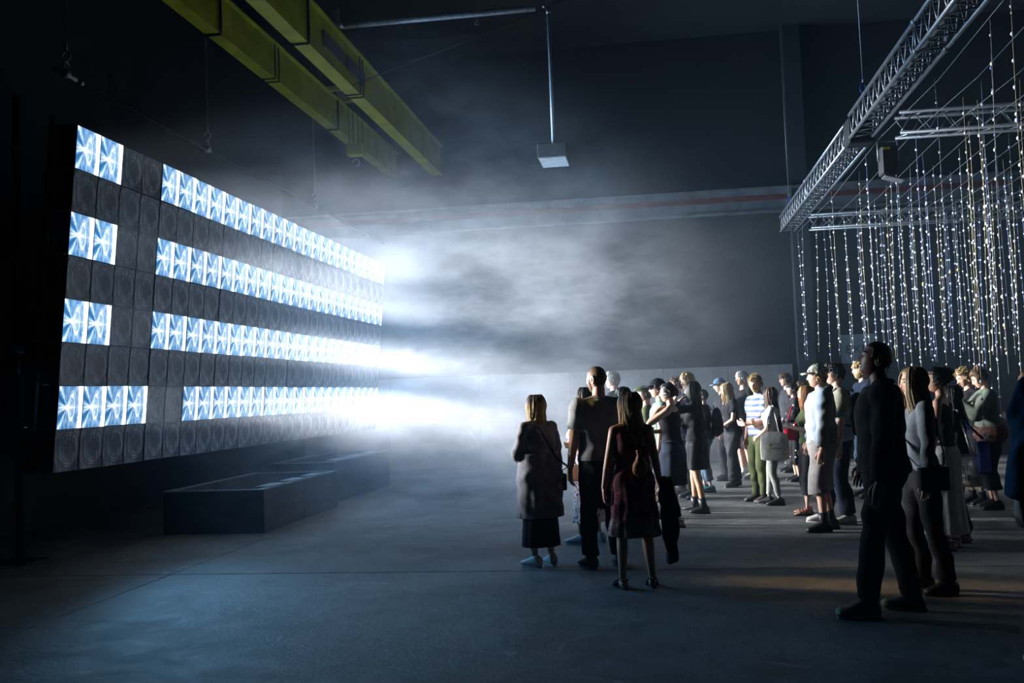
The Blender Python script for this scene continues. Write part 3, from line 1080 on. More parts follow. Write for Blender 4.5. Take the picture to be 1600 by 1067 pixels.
def person(spec):
    S_ = dict(fem=False, girth=1.0, rot=90, hyaw=0, hpitch=0, lean=0, arms=('down', 'down'), skin=SK_L, hair='short', hmat=H_BROWN,
              top=None, bottom=None, shoes=('sneaker', S_BLACK, S_SOLED), stance=.11, stride=(0, 0), toe=10, voxel=.012, face=True, twist=0)
    S_.update(spec)
    fem, gir = S_['fem'], S_['girth']
    if 'foot' in S_:
        P = wpos(*S_['foot'])
        Hh = hpos(S_['head'][0], S_['head'][1], P.y)
        # put the body midway between the foot spot and the spot under the head
        hgt = Hh.z
    else:
        Hh = hpos(S_['head'][0], S_['head'][1], S_['Y'])
        P = Vector((Hh.x, Hh.y, 0))
        hgt = Hh.z
    if 'H' in S_:
        hgt = S_['H']
    extra_top = S_.get('crown', .02)
    s = (hgt - extra_top) / 1.745
    P.x += S_.get('dx', 0)
    P.y += S_.get('dy', 0)
    root = empty('person', P, S_['label'], 'person', 'onlookers watching the light wall', math.radians(S_['rot']))
    root.scale = (s, s, s)
    lean = S_['lean']
    def T(p):
        p = Vector(p)
        if p.z > 1.0:
            p.y += (p.z - 1.0) * lean
        return p
    # skeleton
    shx = .155 if fem else .178
    hipx = .088
    shz = 1.41 if fem else 1.398
    sh = {1: T((shx, -.01, shz)), -1: T((-shx, -.01, shz))}
    legs, feet = {}, {}
    for sd_ in (1, -1):
        fy = S_['stride'][0] if sd_ == 1 else S_['stride'][1]
        ank = Vector((sd_ * S_['stance'], fy - .02, .085))
        hip = Vector((sd_ * hipx, 0, .91))
        kn, an = ik(hip, ank, .425, .408, (sd_ * .12, 1.2, .5))
        legs[sd_] = (hip, kn, ank)
    armj = {}
    for sd_ in (1, -1):
        a_ = S_['arms'][0] if sd_ == 1 else S_['arms'][1]
        wr_, pole, hd, pn, curl = ARMS[a_]
        wr_ = T((wr_[0] * sd_, wr_[1], wr_[2]))
        el, wr_ = ik(sh[sd_], wr_, .285, .255, T((pole[0] * sd_, pole[1], pole[2])))
        armj[sd_] = (sh[sd_], el, wr_, Vector((hd[0] * sd_, hd[1], hd[2])).normalized(), Vector((pn[0] * sd_, pn[1], pn[2])).normalized(), curl)
    # ---- torso ring table
    if fem:
        RINGS = [(.80, .120, .085, -.005), (.86, .160, .108, -.012), (.93, .170, .118, -.016), (1.00, .155, .105, -.008), (1.08, .128, .090, 0), (1.15, .126, .090, .002), (1.23, .140, .108, .012), (1.29, .146, .118, .018), (1.35, .148, .098, .004), (1.41, .140, .078, -.008), (1.455, .080, .055, -.014)]
        arm_r = [.050, .045, .038, .036, .036, .024]
        leg_r = [.092, .088, .060, .054, .056, .034]
        nr = .047
    else:
        RINGS = [(.80, .120, .090, 0), (.86, .155, .108, -.006), (.93, .160, .115, -.010), (1.00, .150, .108, -.002), (1.08, .146, .104, .002), (1.15, .150, .106, .004), (1.23, .162, .112, .004), (1.30, .172, .116, .002), (1.36, .166, .108, -.004), (1.41, .140, .088, -.010), (1.465, .080, .062, -.014)]
        arm_r = [.060, .052, .042, .042, .041, .028]
        leg_r = [.090, .086, .062, .056, .058, .038]
        nr = .057
    g_ = gir
    def torso(g, z0, z1, off, flare=0.0):
        pts, rad = [], []
        zs = [r[0] for r in RINGS]
        zz = sorted(set([z0] + [z for z in zs if z0 < z < z1] + [z1]))
        for z in zz:
            a = np.interp(z, zs, [r[1] for r in RINGS]) * g_
            b = np.interp(z, zs, [r[2] for r in RINGS]) * (g_ ** 1.3)
            yo = np.interp(z, zs, [r[3] for r in RINGS])
            f_ = flare * max(0, (1.15 - z) / .3)
            pts.append(T((0, yo, z)))
            rad.append((a + off + f_, b + off + f_))
        vs, fs = [], []
        n = 28
        for p, (a, b) in zip(pts, rad):
            for k in range(n):
                t_ = 2 * PI * k / n
                c_, s__ = math.cos(t_), math.sin(t_)
                c_ = math.copysign(abs(c_) ** .82, c_)
                s__ = math.copysign(abs(s__) ** .82, s__)
                vs.append(p + Vector((a * c_, b * s__, 0)))
        for i in range(len(pts) - 1):
            for k in range(n):
                k2 = (k + 1) % n
                fs.append((i * n + k, i * n + k2, (i + 1) * n + k2, (i + 1) * n + k))
        fs.append(tuple(range(n - 1, -1, -1)))
        fs.append(tuple((len(pts) - 1) * n + k for k in range(n)))
        g.add(vs, fs)
    def arm(g, sd_, t1, off, cuff=0.0, gg=1.0):
        a, e_, w_ = armj[sd_][:3]
        P_ = [a, a.lerp(e_, .35), a.lerp(e_, .9), e_, e_.lerp(w_, .25), w_]
        R_ = [r * gg for r in arm_r]
        L_ = [0, .175, .45, .5, .63, 1.0]
        pts, rad = [], []
        ts = [q for q in L_ if q < t1] + [t1]
        for q in ts:
            for i in range(5):
                if L_[i] <= q <= L_[i + 1] + 1e-6:
                    f_ = (q - L_[i]) / (L_[i + 1] - L_[i])
                    pts.append(P_[i].lerp(P_[i + 1], f_))
                    rad.append(R_[i] * (1 - f_) + R_[i + 1] * f_ + off + cuff * q / t1)
                    break
        # shoulder cap
        g.sphere(a + Vector((0, 0, -.004)), (arm_r[0] * gg + off) * 1.02, 14, 10)
        g.tube(pts, rad, 14, round_=0)
        nb = T((0, -.014, 1.458))
        g.tube([nb, nb.lerp(a, .6) + Vector((0, 0, .004)), a], [.046 + off * .5, .044 + off * .7, .046 + off], 14, round_=.3)
        if t1 > .55:
            g.sphere(e_, (arm_r[3] * gg + off) * 1.0, 12, 8)
    def leg(g, sd_, t1, off, cuff=0.0, gg=1.0, t0=0.0):
        h_, k_, a_ = legs[sd_]
        P_ = [h_ + Vector((0, 0, .02)), h_.lerp(k_, .35), h_.lerp(k_, .93), k_.lerp(a_, .06), k_.lerp(a_, .32) + Vector((0, -.012, 0)), a_]
        R_ = [r * gg for r in leg_r]
        L_ = [0, .18, .47, .53, .66, 1.0]
        pts, rad = [], []
        ts = [t0] + [q for q in L_ if t0 < q < t1] + [t1]
        for q in ts:
            for i in range(5):
                if L_[i] <= q <= L_[i + 1] + 1e-6:
                    f_ = (q - L_[i]) / (L_[i + 1] - L_[i])
                    pts.append(P_[i].lerp(P_[i + 1], f_))
                    rad.append(R_[i] * (1 - f_) + R_[i + 1] * f_ + off + cuff * max(0, q - .4) / (t1 - .35))
                    break
        g.tube(pts, rad, 16)
    # ---- body
    g = Geo()
    tk = S_['top'][0] if S_['top'] else None
    bk_ = S_['bottom'][0] if S_['bottom'] else None
    torso(g, .80, 1.465, -.012 if tk else 0)
    hy, hp = math.radians(S_['hyaw']), math.radians(S_['hpitch'])
    hc = T((0, .018 + .05 * math.sin(hp) * -1, 1.632)) + Vector((0, 0, -.01 * abs(math.sin(hp))))
    HM = Matrix.Translation(hc) @ Matrix.Rotation(hy, 4, 'Z') @ Matrix.Rotation(hp, 4, 'X')
    nbase = T((0, -.018, 1.42))
    ntop = HM @ Vector((0, -.018, -.055))
    g.tube([nbase, nbase.lerp(ntop, .5), ntop], [nr * 1.15, nr, nr * .95], 18)
    sleeves = {'tshirt': .32, 'long': 1.0, 'tank': 0, 'cardigan': .93, 'hoodie': .96, 'dress_short': .22}
    for sd_ in (1, -1):
        arm(g, sd_, 1.0, -.006 if tk in ('long', 'hoodie', 'cardigan') else 0, 0, g_ ** .5)
        leg(g, sd_, 1.0, -.014 if bk_ in ('trousers', 'leggings', 'three') else -.006, 0, g_ ** .6)
    ex = Geo()
    head_geo(ex, HM, lambda th, ph: head_pt(th, ph, 0, fem))
    for sd_ in (1, -1):   # ears
        Me = HM.to_3x3() @ Matrix.Rotation(sd_ * .35, 3, 'Z') @ Matrix.Rotation(PI / 2, 3, 'Y')
        c_ = HM @ Vector((sd_ * .076, -.012, -.004))
        ex.torus(c_, .021, .0075, Me @ Matrix.Scale(1.45, 3, Vector((1, 0, 0))), 14, 6)
        ex.sphere(HM @ Vector((sd_ * .073, -.010, -.004)), (.016, .010, .024), 8, 6, Me @ Matrix.Rotation(PI / 2, 3, 'Y'))
    # hands
    for sd_ in (1, -1):
        a_, e_, w_, hd, pn, curl = armj[sd_]
        sc = .92 if fem else 1.0
        side_ = hd.cross(pn).normalized()
        pn_ = side_.cross(hd).normalized()
        W_ = lambda l, s2, n2: w_ + hd * (l * sc) + side_ * (s2 * sc) + pn_ * (n2 * sc)
        # palm with a flattened section
        ex.tube([W_(-.02, 0, 0), W_(.02, 0, 0), W_(.055, 0, 0), W_(.09, 0, .002), W_(.10, 0, .002)],
                [(.026 * sc, .020 * sc), (.030 * sc, .019 * sc), (.040 * sc, .016 * sc), (.040 * sc, .013 * sc), (.034 * sc, .009 * sc)], 14, ref=side_)
        thumb_side = 1 if (side_.dot(Vector((0, 1, 0))) + side_.dot(Vector((0, 0, .6)))) > 0 else -1
        for fi, (off_, ln) in enumerate(((.029, .072), (.010, .082), (-.010, .076), (-.028, .060))):
            off_ *= thumb_side
            c1_, c2_ = curl * .9 + fi * .05, curl * 1.9 + fi * .08
            p0_ = W_(.090, off_, 0)
            d0_ = hd * math.cos(c1_ * .5) + pn_ * math.sin(c1_ * .5) + side_ * off_ * 2.0
            p1_ = p0_ + d0_.normalized() * ln * .45 * sc
            d1_ = hd * math.cos(c1_ + .1) + pn_ * math.sin(c1_ + .1)
            p2_ = p1_ + d1_ * ln * .32 * sc
            d2_ = hd * math.cos(c2_) + pn_ * math.sin(c2_)
            p3_ = p2_ + d2_ * ln * .25 * sc
            ex.tube([p0_, p1_, p2_, p3_], [.0090 * sc, .0085 * sc, .0078 * sc, .0062 * sc], 8, round_=.7)
        p0_ = W_(.025, .026 * thumb_side, .006)
        p1_ = W_(.055, .050 * thumb_side, .016)
        p2_ = W_(.082, .056 * thumb_side, .026)
        p3_ = W_(.102, .050 * thumb_side, .036)
        ex.tube([p0_, p1_, p2_, p3_], [.0125 * sc, .0105 * sc, .0092 * sc, .0072 * sc], 8, round_=.7)
    # feet
    kind, smat, solem = S_['shoes']
    def footm(sd_):
        a_ = legs[sd_][2]
        return Matrix.Translation((a_.x, a_.y, 0)) @ Matrix.Rotation(math.radians(-sd_ * S_['toe']), 4, 'Z')
    def footshape(g, M, off, zb, low=False):
        prof = [(-.075, .022, .035), (-.068, .033, .075), (-.03, .037, .105), (.01, .037, .100), (.055, .040, .075), (.10, .045, .055), (.14, .044, .042), (.17, .034, .032), (.185, .015, .022)]
        vs, fs, n = [], [], 14
        for (y_, w2, h2) in prof:
            h2 = h2 * (.8 if low else 1)
            for k in range(n):
                t_ = 2 * PI * k / n
                c_, s__ = math.cos(t_), math.sin(t_)
                zz = (h2 + off) * (.5 + .5 * math.copysign(abs(s__) ** .7, s__)) + zb
                vs.append(M @ Vector((math.copysign(abs(c_) ** .8, c_) * (w2 + off), y_ * (1 + off * 5), zz)))
        for i in range(len(prof) - 1):
            for k in range(n):
                k2 = (k + 1) % n
                fs.append((i * n + k2, i * n + k, (i + 1) * n + k, (i + 1) * n + k2))
        fs.append(tuple(range(n)))
        fs.append(tuple((len(prof) - 1) * n + k for k in range(n - 1, -1, -1)))
        g.add(vs, fs)
    def solegeo(M, h, off):
        g = Geo()
        vs, n = [], 24
        for zt in (0, h):
            for k in range(n):
                t_ = 2 * PI * k / n
                y_ = .055 + math.sin(t_) * (.137 + off)
                w2 = (.034 + .012 * max(0, math.sin(t_ - .3)) + off) * (1 - .12 * abs(math.sin(t_)))
                vs.append(M @ Vector((math.cos(t_) * w2, y_, zt)))
        fs = [tuple(range(n - 1, -1, -1)), tuple(range(n, 2 * n))] + [(k, (k + 1) % n, n + (k + 1) % n, n + k) for k in range(n)]
        return g.add(vs, fs)
    for sd_ in (1, -1):
        M = footm(sd_)
        if kind in ('sandal', 'bare'):
            footshape(ex, M, -.003, .014 if kind == 'sandal' else .0, True)
        nm = {'sneaker': 'shoe', 'boot': 'boot', 'sandal': 'sandal', 'high': 'shoe'}.get(kind)
        if nm is None:
            continue
        g2 = Geo()
        if kind == 'sandal':
            for y_ in (.03, .075, .115):
                zt = .075 if y_ < .05 else (.058 if y_ < .1 else .046)
                pts = [M @ Vector((math.cos(a) * .048, y_, .012 + max(0, math.sin(a)) * zt)) for a in np.linspace(0, PI, 9)]
                g2.tube(pts, (.004, .011), 6, ref=(0, 1, 0))
            pts = [M @ Vector((math.sin(a) * .041, -.02 - math.cos(a) * .05, .085)) for a in np.linspace(-PI * .8, PI * .8, 12)]
            g2.tube(pts, (.006, .006), 6, ref=(0, 0, 1))
        else:
            footshape(g2, M, .008, .014)
            a_ = legs[sd_][2]
            k_ = legs[sd_][1]
            if kind == 'boot':
                g2.tube([M @ Vector((0, -.012, .06)), a_.lerp(k_, .12), a_.lerp(k_, .30)], [.050, .050, .056], 16)
                for q in range(5):
                    g2.tube([M @ Vector((-.025, .05 - q * .012, .085 + q * .022)), M @ Vector((.025, .05 - q * .012, .088 + q * .022))], .004, 5)
            else:
                g2.tube([M @ Vector((0, -.015, .05)), M @ Vector((0, -.022, .105 if kind == 'sneaker' else .15))], [.046, .046], 14)
                for q in range(4):
                    g2.tube([M @ Vector((-.022, .095 - q * .022, .062 + q * .012)), M @ Vector((.022, .088 - q * .022, .063 + q * .012))], .004, 5)
        sh_o = obj(nm, g2, smat, root)
        obj('sole', solegeo(M, .024 if kind == 'boot' else .018, .006), solem, sh_o, False)
    if S_.get('sock'):
        for sd_ in (1, -1):
            a_, k_ = legs[sd_][2], legs[sd_][1]
            obj('sock', Geo().tube([a_ + Vector((0, 0, -.02)), a_.lerp(k_, .22)], [leg_r[5] + .006, leg_r[5] + .010], 14), S_['sock'], root)
    fuse('body', g, S_['skin'], root, S_['voxel'], ex, 0, 3)
    # ---- clothes
    def skirt(g, zt, zb, wt, wb, folds, amp, yo=0.0, dpt=.78, soff=.022):
        n, rows = 72, 14
        r_ = random.Random(int(abs(P.x * 100)))
        ph_ = [r_.uniform(0, 6) for _ in range(4)]
        vs, fs = [], []
        for i in range(rows):
            f_ = i / (rows - 1)
            z = zt + (zb - zt) * f_
            w2 = wt + (wb - wt) * f_ ** .8
            zq = max(z, .86)
            hipk = 1.0 if z > .80 else max(0, 1 - (.80 - z) * 2.5)
            zs_ = [r[0] for r in RINGS]
            ta = np.interp(zq, zs_, [r[1] for r in RINGS]) * g_ + soff
            tb = np.interp(zq, zs_, [r[2] for r in RINGS]) * g_ ** 1.3 + soff
            ww = max(w2, ta * (.75 + .25 * hipk))
            dd_ = max(w2 * dpt, tb * (.75 + .25 * hipk))
            if z < .9:
                dd_ = max(dd_, .158 * g_ ** .7 if fem else .15)
            yo_ = yo + np.interp(zq, zs_, [r[3] for r in RINGS]) * hipk + (.012 if z < .9 else 0)
            ww += soff - .016
            dd_ += (soff - .016) * 1.5
            for k in range(n):
                a = 2 * PI * k / n
                d = amp * f_ * (math.sin(a * folds + ph_[0] + f_ * .5) * .6 + math.sin(a * (folds * 2 + 1) + ph_[1]) * .3 + math.sin(a * (folds - 3) + ph_[2]) * .35)
                vs.append(T((math.cos(a) * (ww + d), math.sin(a) * (dd_ + d) + yo_, z)))
        for i in range(rows - 1):
            for k in range(n):
                k2 = (k + 1) % n
                fs.append((i * n + k2, i * n + k, (i + 1) * n + k, (i + 1) * n + k2))
        vs.append(T((0, yo, zt)))
        vs.append(T((0, yo, zb + .06)))
        for k in range(n):
            k2 = (k + 1) % n
            fs.append((len(vs) - 2, k, k2))
            fs.append((len(vs) - 1, (rows - 1) * n + k2, (rows - 1) * n + k))
        g.add(vs, fs)
    tp = S_['top']
    if tp:
        kd, tm, opt = tp[0], tp[1], (tp[2] if len(tp) > 2 else {})
        g = Geo()
        hem = opt.get('hem', .90)
        off = opt.get('off', .020)
        ztop = 1.452 if kd != 'tank' else 1.40
        torso(g, (1.0 if kd == 'cardigan' or 'skirt' in opt else hem), ztop, off, (0 if kd == 'cardigan' or 'skirt' in opt else opt.get('flare', .015)))
        sl_ = opt.get('sleeve', sleeves[kd])
        nm = {'tshirt': 't_shirt', 'long': 'long_sleeved_top', 'tank': 'sleeveless_top', 'cardigan': 'cardigan', 'hoodie': 'hoodie', 'dress_short': 'dress'}[kd]
        if sl_:
            for sd_ in (1, -1):
                arm(g, sd_, sl_, off * (.9 if kd != 'tshirt' else .8), opt.get('cuff', .012 if kd == 'tshirt' else 0), g_ ** .5)
        else:
            for sd_ in (1, -1):
                g.tube([T((sd_ * .085, .06, 1.36)), T((sd_ * .085, -.01, 1.462)), T((sd_ * .085, -.075, 1.36))], [.022, .018, .022], 8, ref=(1, 0, 0))
        if kd == 'hoodie':
            g.torus(T((0, -.045, 1.475)), .075, .036, Matrix.Rotation(-.5, 3, 'X') @ Matrix.Scale(1.15, 3, Vector((1, 0, 0))), 18, 8)
            g.sphere(T((0, -.105, 1.42)), (.085, .045, .075), 12, 8)
        elif kd in ('tshirt', 'long'):
            g.torus(T((0, -.014, 1.458)), nr + .012, .009, Matrix.Rotation(-.22, 3, 'X'), 20, 6)
        if opt.get('collar'):
            g.tube([T((.075 * math.sin(a), -.02 - .065 * math.cos(a), 1.475 + .012 * math.cos(a))) for a in np.linspace(-2.5, 2.5, 14)], (.010, .024), 8, ref=(0, 0, 1))
        if kd == 'cardigan':
            skirt(g, 1.16, opt.get('len', .50), .165 * g_, opt.get('wb', .235), 7, .012, 0, .74, off + .012)
        if 'skirt' in opt:
            zt, zb, wt, wb, fo, am = opt['skirt']
            skirt(g, 1.14, zb, .12, wb, fo, am, 0, .78, off + .002)
        fuse(nm, g, tm, root, S_['voxel'] * .95, None, opt.get('wr', .0045), 3, opt.get('label'))
    bt = S_['bottom']
    if bt:
        kd, bm_, opt = bt[0], bt[1], (bt[2] if len(bt) > 2 else {})
        if kd == 'skirt':
            g = Geo()
            zt, zb, wt, wb, fo, am = opt['shape']
            torso(g, .95, zt, .014)
            skirt(g, zt, zb, wt * .9, wb, fo, am, 0, .78, .016)
            fuse('skirt', g, bm_, root, S_['voxel'] * .9, None, .002, 2)
        else:
            g = Geo()
            torso(g, .80, opt.get('waist', min(1.02, (S_['top'][2] if S_['top'] and len(S_['top']) > 2 else {}).get('hem', .90) + .05)), opt.get('off', .012))
            t1 = {'trousers': .97, 'shorts': .50, 'leggings': .93, 'three': .78}[kd]
            t1 = opt.get('t1', t1)
            for sd_ in (1, -1):
                leg(g, sd_, t1, opt.get('off', .012), opt.get('cuff', .018), g_ ** .6)
            fuse({'trousers': 'trousers', 'shorts': 'shorts', 'leggings': 'leggings', 'three': 'cropped_trousers'}[kd], g, bm_, root, S_['voxel'], None, opt.get('wr', .005), 3)
    # ---- hair
    hk, hm = S_['hair'], S_['hmat']
    r_ = random.Random(len(PENDING) * 7 + 3)
    # the crown of the head in local coordinates
    def shell(infl, rough_, th0=1.12, dz0=.46, nape=-.50, mask=None):
        def fn(th, ph):
            dz = math.sin(ph)
            th_ = abs((th + PI) % (2 * PI) - PI)
            lim = th0 if dz > -.05 else th0 + .65
            hl = dz0 + .10 * math.cos(th_ * 1.3)
            inside = (th_ < lim and dz < hl) or dz < nape
            if mask:
                inside = mask(th_, dz)
            if inside:
                return head_pt(th, ph, -.010, fem, False)
            k = infl * (1 + rough_ * math.sin(th * 13 + dz * 9) * math.sin(dz * 21 + th * 5))
            edge_ = min(1, max(.25, (dz - nape) * 2.2))
            return head_pt(th, ph, k * edge_, fem, False)
        return fn
    if hk == 'stubble':
        g = Geo(); head_geo(g, HM, shell(.0022, 0)); obj('cropped_hair', g, hm, root)
    elif hk == 'bald':
        pass
    elif hk in ('short', 'curly', 'messy'):
        g = Geo(); head_geo(g, HM, shell(.012 if hk == 'short' else .014, .25, nape=-.42))
        if hk == 'curly':
            for q in range(190):
                th = r_.uniform(-PI, PI)
                dz = r_.uniform(-.30, 1)
                if abs(th) < 1.15 and dz < .42: continue
                if S_.get('hat') and dz > .1: continue
                p = HM @ head_pt(th, math.asin(dz), r_.uniform(.012, .034), fem, False)
                M3 = Matrix.Rotation(r_.uniform(0, PI), 3, 'X') @ Matrix.Rotation(r_.uniform(0, PI), 3, 'Y')
                g.torus(p, r_.uniform(.008, .014), .0042, M3, 7, 4)
        else:
            for q in range(230):
                th = r_.uniform(-PI, PI)
                dz = r_.uniform(-.25, .98)
                if abs(th) < 1.15 and dz < .45: continue
                if S_.get('hat') and (dz > .12 or abs(th) < 1.3): continue
                if q < 0:
                    continue
                ff = .016 if hk == 'short' else r_.uniform(.018, .034)
                sg = 1 if th > 0 else -1
                fw = -.5 if dz > .6 else .22
                pts = [HM @ head_pt(th, math.asin(dz), .008, fem, False),
                       HM @ head_pt(th + sg * fw * .25 + r_.uniform(-.12, .12), math.asin(max(-.5, dz - .10)), ff, fem, False),
                       HM @ head_pt(th + sg * fw * .5 + r_.uniform(-.2, .2), math.asin(max(-.55, dz - .24)), ff * .9, fem, False),
                       HM @ head_pt(th + sg * fw * .7, math.asin(max(-.6, dz - .34)), .012, fem, False)]
                g.tube(pts, [(.009, .005), (.010, .005), (.008, .004), (.002, .001)], 5)
                continue
                l_ = r_.uniform(.02, .04) if hk == 'short' else r_.uniform(.035, .06)
                p = [head_pt(th, math.asin(dz), .006, fem, False)]
                dirv = Vector((math.sin(th), .7, .35)).normalized() * .6 + p[0].normalized() * .5 + Vector((r_.uniform(-.4, .4), r_.uniform(-.4, .4), r_.uniform(-.3, .2)))
                p.append(p[0] + dirv * l_ * .6)
                p.append(p[1] + (dirv + Vector((0, 0, -.7))) * l_ * .4)
                g.tube([HM @ x_ for x_ in p], [.0065, .005, .0015], 4)
        o = obj('hair', g, hm, root)
    elif hk in ('long', 'bob', 'verylong', 'bun', 'ponycurl', 'cap_long'):
        g = Geo(); head_geo(g, HM, shell(.015, .12, th0=1.0, dz0=.52, nape=-.75 if hk not in ('bun', 'ponycurl') else -.45))
        HY = Matrix.Translation(hc) @ Matrix.Rotation(hy, 4, 'Z')
        if hk in ('long', 'bob', 'verylong', 'cap_long'):
            Lh = {'long': .36, 'bob': .215, 'verylong': .58, 'cap_long': .3}[hk]
            Lh = S_.get('hlen', Lh)
            ns_ = 250
            for q in range(ns_):
                th = r_.uniform(.95, 2 * PI - .95)
                if q < 24:
                    th = r_.choice((-1, 1)) * r_.uniform(.75, 1.05)
                pts = []
                dth = r_.uniform(-.12, .12)
                inf_ = r_.uniform(.014, .032)
                for dz in (.86, .6, .3, 0, -.3):
                    pts.append(HM @ head_pt(th + dth * (1 - dz), math.asin(dz), inf_, fem, False))
                p = HY.inverted() @ pts[-1]
                end = -.02 - Lh * r_.uniform(.82, 1.04)
                base = p.copy()
                nseg = 5
                for k in range(1, nseg + 1):
                    f_ = k / nseg
                    zz = base.z + (end - base.z) * f_
                    back = max(0, -math.cos(th))
                    spread = 1 + .12 * f_ * (1 if Lh > .3 else .3) - (.10 * f_ if Lh <= .3 else 0)
                    yb = base.y * (1 - .1 * f_) - (.055 * f_ * (back + .35) if Lh > .3 else 0.01 * f_)
                    wob = .010 * math.sin(f_ * 7 + q * 1.7)
                    pts.append(HY @ Vector((base.x * spread + wob, yb + wob * .6, zz)))
                wd = r_.uniform(.0045, .009)
                g.tube(pts, [(wd, .005)] * 5 + [(wd * .95, .005), (wd * .9, .005), (wd * .8, .004), (wd * .6, .003), (.002, .001)], 5)
            # inner mass so the strands close
            b_ = [(0, -.025, -.02, .072, .060), (0, -.035, -.09, .072, .052), (0, -.050 - (.03 if Lh > .3 else 0), -.02 - Lh * .55, .076, .036), (0, -.060 - (.045 if Lh > .3 else 0), -.02 - Lh * .86, .06, .022)]
            g.tube([HY @ Vector(q[:3]) for q in b_], [(q[3], q[4]) for q in b_], 16, ref=HY.to_3x3() @ Vector((1, 0, 0)))
        else:
            bc = Vector((0, -.085, .075)) if hk == 'bun' else Vector((0, -.075, .085))
            if S_.get('bunpos'):
                bc = Vector(S_['bunpos'])
            g.sphere(HM @ bc, (.048, .042, .042), 12, 8)
            for q in range(110 if hk == 'ponycurl' else 40):
                u_ = Vector((r_.gauss(0, 1), r_.gauss(0, 1), r_.gauss(0, 1))).normalized()
                sp_ = .055 if hk == 'ponycurl' else .040
                c_ = HM @ (bc + Vector((u_.x * sp_, u_.y * sp_ - (.02 if hk == 'ponycurl' else 0), u_.z * sp_ * 1.2 - (.03 if hk == 'ponycurl' else 0))))
                g.torus(c_, r_.uniform(.012, .022), .005, Matrix.Rotation(r_.uniform(0, PI), 3, 'X') @ Matrix.Rotation(r_.uniform(0, PI), 3, 'Z'), 8, 4)
            bd = bc.normalized()
            for q in range(190):
                th = r_.uniform(.95, 2 * PI - .95)
                dz = r_.uniform(-.42, .35)
                if q > 120:
                    th, dz = r_.uniform(-1.1, 1.1), r_.uniform(.50, .70)
                d0 = Vector((math.sin(th) * math.sqrt(1 - dz * dz), math.cos(th) * math.sqrt(1 - dz * dz), dz))
                pts = []
                for f_ in (0, .25, .5, .75, 1.0):
                    d_ = d0.lerp(bd, f_).normalized()
                    pts.append(HM @ head_pt(math.atan2(d_.x, d_.y), math.asin(max(-1, min(1, d_.z))), .013 + .012 * math.sin(f_ * PI) * r_.random() + .012 * f_, fem, False))
                g.tube(pts, [(.006, .004)] * 4 + [(.004, .003)], 5)
        obj('hair', g, hm, root)
    # hats
    ht = S_.get('hat')
    if ht:
        hkd, hmt = ht
        g = Geo()
        if hkd == 'cap':
            msk = lambda th_, dz: dz < (.34 if th_ < 1.3 else .26)
            head_geo(g, HM, shell(.022, 0, mask=msk))
            vs, fs = [], []
            n = 16
            bk = -1 if S_.get('capback') else 1
            for lay in (0, .006):
                for k in range(n + 1):
                    a = -1.05 + 2.1 * k / n
                    vs.append(HM @ Vector((math.sin(a) * .088, bk * (math.cos(a) * .098), .046 - lay + .0)))
                for k in range(n + 1):
                    a = -1.05 + 2.1 * k / n
                    vs.append(HM @ Vector((math.sin(a) * .085, bk * (.085 + .095 * math.cos(a) ** .6), .040 - lay - .018 * (a / 1.05) ** 2 - .006)))
            m_ = n + 1
            for k in range(n):
                fs.append((k, k + 1, m_ + k + 1, m_ + k))
                fs.append((2 * m_ + k + 1, 2 * m_ + k, 3 * m_ + k, 3 * m_ + k + 1))
                fs.append((m_ + k, m_ + k + 1, 3 * m_ + k + 1, 3 * m_ + k))
                fs.append((k + 1, k, 2 * m_ + k, 2 * m_ + k + 1))
            g.add(vs, fs)
            g.sphere(HM @ Vector((0, 0, .136)), .007, 8, 6)
            o = obj('cap', g, hmt, root)
        elif hkd == 'beanie':
            msk = lambda th_, dz: dz < .18
            head_geo(g, HM, shell(.020, .1, mask=msk))
            pts = [HM @ head_pt(a, .20, .020, fem, False) for a in np.linspace(0, 2 * PI, 25)]
            g.tube(pts, (.007, .018), 8, ref=(0, 0, 1))
            obj('beanie', g, hmt, root)
        elif hkd == 'flatcap':
            msk = lambda th_, dz: dz < .38
            head_geo(g, HM, shell(.020, 0, mask=msk))
            g.sphere(HM @ Vector((0, .02, .085)), (.092, .125, .034), 18, 8, HM.to_3x3())
            obj('flat_cap', g, hmt, root)
    # face details
    if S_['face']:
        for sd_ in (1, -1):
            ey = obj('eye', Geo().sphere(HM @ Vector((sd_ * .030, .074, .008)), .0115, 10, 8), M_EYE, root)
            obj('iris', Geo().sphere(HM @ Vector((sd_ * .030, .0800, .008)), .0068, 8, 6), M_IRIS, ey)
        g = Geo()
        for sd_ in (1, -1):
            g.tube([HM @ Vector((sd_ * x_, y_, z_)) for x_, y_, z_ in ((.014, .095, .026), (.030, .091, .031), (.046, .078, .027))], (.003, .004), 6, ref=(0, 1, 0))
        obj('eyebrows', g, hm, root)
        g = Geo()
        for zz in (-.054, -.065):
            g.tube([HM @ head_pt(a, math.asin(zz / .116), .001, fem) for a in (-.24, -.1, 0, .1, .24)], [(.002, .002), (.0045, .004), (.005, .004), (.0045, .004), (.002, .002)], 6, ref=(0, 1, 0))
        obj('lips', g, M_LIP, root)
    if S_.get('beard'):
        def fnb(th, ph):
            dz = math.sin(ph)
            th_ = abs((th + PI) % (2 * PI) - PI)
            ins = (dz < -.30 - (.0 if th_ > .8 else .05)) and th_ < 1.45 and not (th_ < .20 and -.66 < dz < -.44)
            if th_ > .95 and th_ < 1.45 and dz < .0: ins = True
            return head_pt(th, ph, S_['beard'] if ins else -.004, fem, True)
        g = Geo(); head_geo(g, HM, fnb); obj('beard', g, hm, root)
    gl_ = S_.get('glasses')
